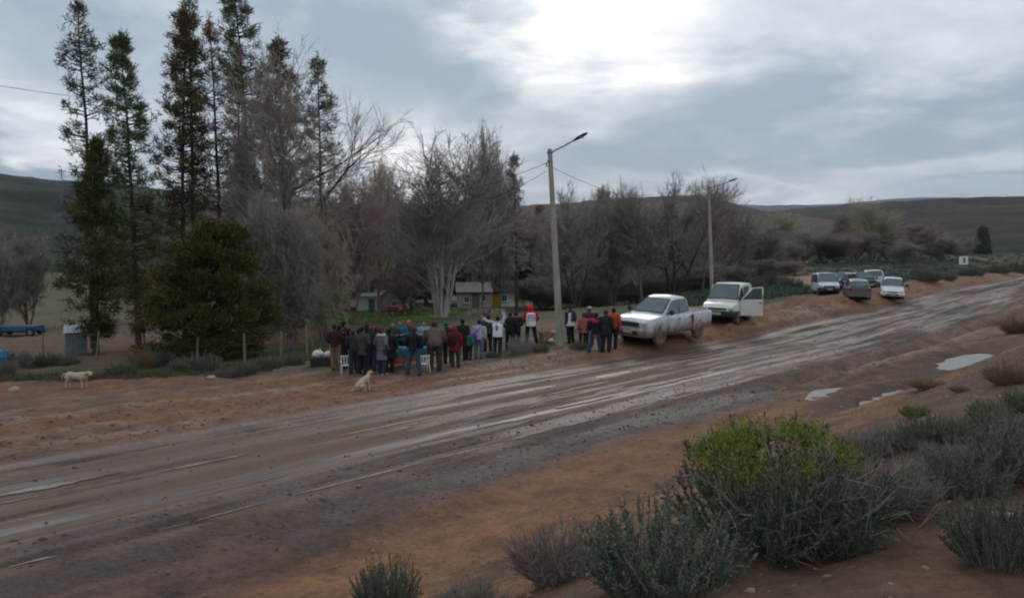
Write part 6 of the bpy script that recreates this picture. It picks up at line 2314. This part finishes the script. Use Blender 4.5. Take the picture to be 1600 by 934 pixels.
person(796, 546, 170, 'person in a black jacket right of the raised arms', 'pocket', 'jacket', (.018, .018, .02), 'black', BLK, 'black_legs', 'hair', None, 'dark', 1.68)
person(807, 543, 200, 'person in black with a rosy scarf', 'pocket', 'parka', (.022, .018, .02), 'soot', BLK, 'black_legs', 'long_hair', None, 'dark', 1.66, scarf=('rose', (.28, .08, .09)))
person(830, 537, 180, 'person in a bright red hooded jacket and white printed vest', 'wide', 'jacket', (.50, .012, .024), 'scarlet', BLK, 'black_legs', 'hood', (.62, .014, .02), 'scarlet', 1.76, vest='grid')
# right cluster
person(892, 536, 205, 'person in a navy jacket and white vest with a dark backpack beside the lamp post', 'down', 'jacket', (.03, .03, .05), 'navy_coat', BLK, 'black_legs', 'hair', (.05, .02, .018), 'brown', 1.72, vest='red', pack=('dark_pack', (.035, .035, .045)))
person(910, 541, 185, 'short person in a coral pink jacket right of the lamp post', 'down', 'parka', (.34, .095, .090), 'coral', (.012, .02, .02), 'bottle', 'beanie', (.10, .03, .05), 'plum_hat', 1.46)
person(921, 538, 160, 'person with a pale cap behind the red shouldered jacket', 'down', 'jacket', (.05, .05, .055), 'grey_dark', NAVY, 'navy', 'cap', (.36, .38, .42), 'pale', 1.72)
person(929, 551, 180, 'person in a navy jacket with red shoulders and jeans', 'wide', 'jacket', (.014, .016, .026), 'midnight', (.035, .05, .10), 'indigo_jeans', 'hair', None, 'dark', 1.72, band=('red_yoke', (.46, .012, .04)))
person(947, 550, 165, 'person in a dark green jacket with a maroon hat beside the pickup', 'pocket', 'parka', (.016, .024, .020), 'forest', (.022, .018, .018), 'black_brown', 'beanie', (.13, .010, .03), 'maroon', 1.80)
person(957, 545, 150, 'person in an orange red jacket next to the pickup bonnet', 'down', 'jacket', (.46, .055, .030), 'vermilion', BLK, 'black_legs', 'hair', None, 'dark', 1.76)

# ---- things at the gathering
M_PLASTIC = pmat('white_plastic', [(.55, .55, .55), (.66, .66, .66)], 4, .5)


def chair(px, py, rz, label):
    e = empty('plastic_chair', on(px, py), rz, label, 'chair', 'white plastic chairs', (.85, .85, .72))
    b = MB()
    b.box((0, 0, .42), (.44, .42, .035), taper=.97)
    b.build('seat', M_PLASTIC, e)
    b = MB()
    for x in (-.17, -.06, .06, .17):
        b.box((x, .21 + .02, .65), (.05, .025, .42))
    b.box((0, .235, .86), (.44, .03, .08))
    b.build('backrest', M_PLASTIC, e)
    for sx in (-1, 1):
        for sy in (-1, 1):
            b = MB()
            b.tube([(sx * .20, sy * .19, .42), (sx * .235, sy * .23, 0)], [(.028, .022), (.022, .018)], 6)
            b.build('leg', M_PLASTIC, e)
        b = MB()
        b.tube([(sx * .22, .23, .64), (sx * .245, 0, .65), (sx * .235, -.2, .60), (sx * .215, -.2, .42)], [(.025, .015)] * 4, 6)
        b.build('armrest', M_PLASTIC, e)
    return e


chair(541, 583, R(20), 'white plastic chair at the left of the crowd')
chair(662, 581, R(-160), 'white plastic chair right of the blue jeans')

M_TEAL = pmat('teal_cloth', [(.014, .085, .10), (.02, .12, .135)], 4, .9)
M_ORG = pmat('orange_board', [(.36, .06, .02), (.46, .085, .028)], 4, .6)
pt = on(628, 574)
e = empty('table', pt, R(4), 'table under a teal cloth with an orange rail among the crowd', 'table')
b = MB()
b.box((0, 0, .74), (2.1, .8, .04))
b.build('tabletop', M_WOOD, e)
b = MB()
n = 40
P, F = [], []
for i in range(n + 1):
    x = -1.07 + 2.14 * i / n
    o = .025 * math.sin(i * 1.3) + .012 * math.sin(i * 3.1)
    for y, z in ((.42, .50), (.415, .772), (-.415, .772), (-.43 + o, .60), (-.44 + o * 1.6, .46)):
        P.append((x, y, z))
for i in range(n):
    for q in range(4):
        F.append((i * 5 + q, (i + 1) * 5 + q, (i + 1) * 5 + q + 1, i * 5 + q + 1))
b.add(P, F)
b.build('cloth', M_TEAL, e, True)
b = MB()
b.box((0, -.40, .36), (2.2, .03, .14))
b.build('rail', M_ORG, e)
for sx in (-1, 1):
    for sy in (-1, 1):
        b = MB()
        b.tube([(sx * .95, sy * .34, .72), (sx * 1.0, sy * .36, 0)], .025, 8)
        b.build('leg', M_GALV, e)


def crumpled_bag(px, py, w_, h_, label, Z=0.0, mat=M_PLASTIC, seed=1):
    rg_ = random.Random(seed)
    b = MB()
    b.ell((0, 0, h_ * .45), (w_ / 2, w_ * .35, h_ * .5), 16, 10)
    b.v = [(x * (1 + rg_.uniform(-.14, .14)), y * (1 + rg_.uniform(-.14, .14)), max(0, z * (1 + rg_.uniform(-.12, .12)))) for x, y, z in b.v]
    b.tube([(w_ * .1, 0, h_ * .8), (w_ * .14, 0, h_ * 1.05), (w_ * .2, .02, h_ * 1.15)], [w_ * .12, w_ * .05, w_ * .09], 8)
    return tag(b.build('bag', mat, None, True, 60, on(px, py) + Vector((0, 0, Z))), label, 'bag')


pcx = on(505, 572)
e = empty('crate', pcx, R(8), 'dark low wooden crate at the left end of the crowd', 'crate')
for i in range(3):
    b = MB()
    b.box((0, -.26, .06 + .11 * i), (.95, .02, .09))
    b.build('slat', M_BARK_DARK, e)
    b = MB()
    b.box((0, .26, .06 + .11 * i), (.95, .02, .09))
    b.build('slat', M_BARK_DARK, e)
for i in range(6):
    b = MB()
    b.box((-.40 + .16 * i, 0, .345), (.14, .56, .02))
    b.build('slat', M_BARK_DARK, e)
for sx in (-1, 1):
    b = MB()
    b.box((sx * .46, 0, .17), (.03, .50, .33))
    b.build('end_panel', M_BARK_DARK, e)
crumpled_bag(497, 572, .46, .30, 'crumpled white bag lying on the dark crate', .35, seed=3)
crumpled_bag(513, 571, .34, .22, 'smaller white bag at the right of the crate top', .35, seed=4)
crumpled_bag(619, 572, .32, .55, 'white carrier bag with pinkish print hanging at the table', .20, pmat('bag_white', [(.45, .40, .44), (.62, .60, .62)], 6, .6), 5)

M_CARD = pmat('cardboard', [(.24, .15, .10), (.32, .21, .145)], 3, .9)
pbx = on(854, 533)
k = pbx.y / FPX
e = empty('cardboard_box', pbx, R(20), 'open tan cardboard box on the ground right of the red hood', 'box')
for (c, d) in (((0, -.28, .2), (.56, .015, .4)), ((0, .28, .2), (.56, .015, .4)), ((-.28, 0, .2), (.015, .54, .4)), ((.28, 0, .2), (.015, .54, .4)), ((0, 0, .01), (.54, .54, .015))):
    b = MB()
    b.box(c, d)
    b.build('panel', M_CARD, e)
for sx in (-1, 1):
    b = MB()
    quad_panel(b, (sx * .285, -.27, .40), (0, .54, 0), (sx * .22, 0, .08), (0, 0, 1), .012)
    b.build('flap', M_CARD, e)
crumpled_bag(861, 535, .28, .18, 'small white bag in front of the cardboard box', .0, seed=8)

# ---- dogs
M_FUR = pmat('cream_fur', [(.34, .25, .18), (.48, .38, .29), (.58, .48, .38)], 5, .95, .5, 60)
M_NOSE = pmat('dog_nose', [(.02, .016, .015)], rough=.5)


def dog_parts(e, head, dirv, me_key):
    """ears, nose and eyes at a head position"""
    d = Vector(dirv).normalized()
    side = Vector((-d.y, d.x, 0)).normalized()
    for sg in (-1, 1):
        b = MB()
        q = head + side * .07 * sg + Vector((0, 0, .05)) - d * .02
        b.tube([q, q + side * .035 * sg + Vector((0, 0, -.03)), q + side * .035 * sg + Vector((0, 0, -.12))], [(.03, .012), (.042, .014), (.018, .008)], 8)
        b.build('ear', pmat('tan_ear_fur', [(.28, .17, .10), (.36, .235, .15)], 5, .95), e, True)
        b = MB()
        b.ell(head + d * .075 + side * .038 * sg + Vector((0, 0, .03)), (.011, .011, .011), 8, 6)
        b.build('eye', M_NOSE, e, True)
    b = MB()
    b.ell(head + d * .185 + Vector((0, 0, -.012)), (.018, .018, .015), 8, 6)
    b.build('nose', M_NOSE, e, True)


def dog_standing(px, py, rz, label, sc=1.0):
    """long axis x, head at +x turned a little to the camera"""
    b = MB()
    b.tube([(-.40, 0, .46), (-.30, 0, .49), (-.08, 0, .46), (.14, 0, .44), (.32, 0, .47), (.40, 0, .50)], [(.07, .08), (.115, .125), (.105, .125), (.125, .155), (.115, .145), (.07, .09)], 14, xaxis=(0, 1, 0))
    hd_ = Vector((.60, -.08, .56))
    b.tube([(.34, 0, .52), (.46, -.03, .57), tuple(hd_)], [.095, .078, .07], 12)
    dv = Vector((.55, -.75, -.28)).normalized()
    b.ell(hd_, (.09, .085, .085), 12, 8)
    b.tube([hd_ + dv * .04, hd_ + dv * .12, hd_ + dv * .18], [(.055, .05), (.042, .036), (.03, .026)], 10)
    for sg in (-1, 1):
        y = .085 * sg
        dx_ = .03 * sg
        b.tube([(.29 + dx_, y, .44), (.28 + dx_, y, .30), (.30 + dx_, y, .17), (.295 + dx_, y, .04), (.33 + dx_, y, .02)], [.062, .045, .032, .028, .030], 10)
        b.tube([(-.32 + dx_, y, .46), (-.25 + dx_, y, .31), (-.36 + dx_, y, .19), (-.345 + dx_, y, .04), (-.30 + dx_, y, .02)], [.088, .062, .036, .028, .030], 10)
    b.tube([(-.40, 0, .50), (-.50, 0, .52), (-.56, 0, .44), (-.58, 0, .34)], [.034, .038, .036, .018], 10)
    e = link('dog', blob('dog', b, M_FUR, .016, 3), None, on(px, py), rz, (sc,) * 3)
    dog_parts(e, hd_, dv, 'a')
    return tag(e, label, 'dog')


def dog_sitting(px, py, rz, label, sc=1.0):
    b = MB()
    b.tube([(-.26, 0, .15), (-.18, 0, .24), (-.02, 0, .38), (.12, 0, .50), (.17, 0, .56)], [(.12, .12), (.145, .14), (.125, .13), (.11, .105), (.075, .07)], 14, xaxis=(0, 1, 0))
    hd_ = Vector((.24, .04, .66))
    b.tube([(.13, 0, .52), tuple(hd_)], [.085, .07], 12)
    dv = Vector((.75, .55, -.1)).normalized()
    b.ell(hd_, (.088, .082, .085), 12, 8)
    b.tube([hd_ + dv * .04, hd_ + dv * .12, hd_ + dv * .18], [(.053, .05), (.04, .036), (.03, .026)], 10)
    for sg in (-1, 1):
        y = .075 * sg
        b.tube([(.12, y, .42), (.15, y, .28), (.17, y, .15), (.17, y, .035), (.21, y, .02)], [.055, .042, .032, .028, .03], 10)
        y = .12 * sg
        b.tube([(-.17, y, .18), (-.02, y * 1.15, .22), (.0, y * 1.1, .12), (-.10, y, .035), (.04, y * 1.1, .025)], [.095, .075, .045, .034, .032], 10)
    b.tube([(-.34, 0, .10), (-.44, .03, .04), (-.54, .08, .035)], [.036, .032, .018], 10)
    e = link('dog', blob('dog', b, M_FUR, .016, 3), None, on(px, py), rz, (sc,) * 3)
    dog_parts(e, hd_, dv, 'b')
    return tag(e, label, 'dog')


dog_standing(120, 606, R(-6), 'cream dog standing side on at the left of the far shoulder', .92)
dog_sitting(569, 611, R(25), 'cream dog sitting at the road edge in front of the crowd', .88)

# ================================================================== AIR
hz = bpy.data.materials.new('thin_air')
hz.use_nodes = True
hz.node_tree.nodes.clear()
th = NT(hz.node_tree)
vol = th('ShaderNodeVolumePrincipled', {'Color': (.72, .80, .92, 1), 'Density': HAZE, 'Anisotropy': .1})
th('ShaderNodeOutputMaterial', {'Volume': vol.outputs[0]})
if HAZE > 0:
    b = MB()
    b.box((0, 4500, 500), (26000, 16500, 1400))
    tag(b.build('haze', hz), 'thin bluish air over the valley', 'haze', kind='stuff')
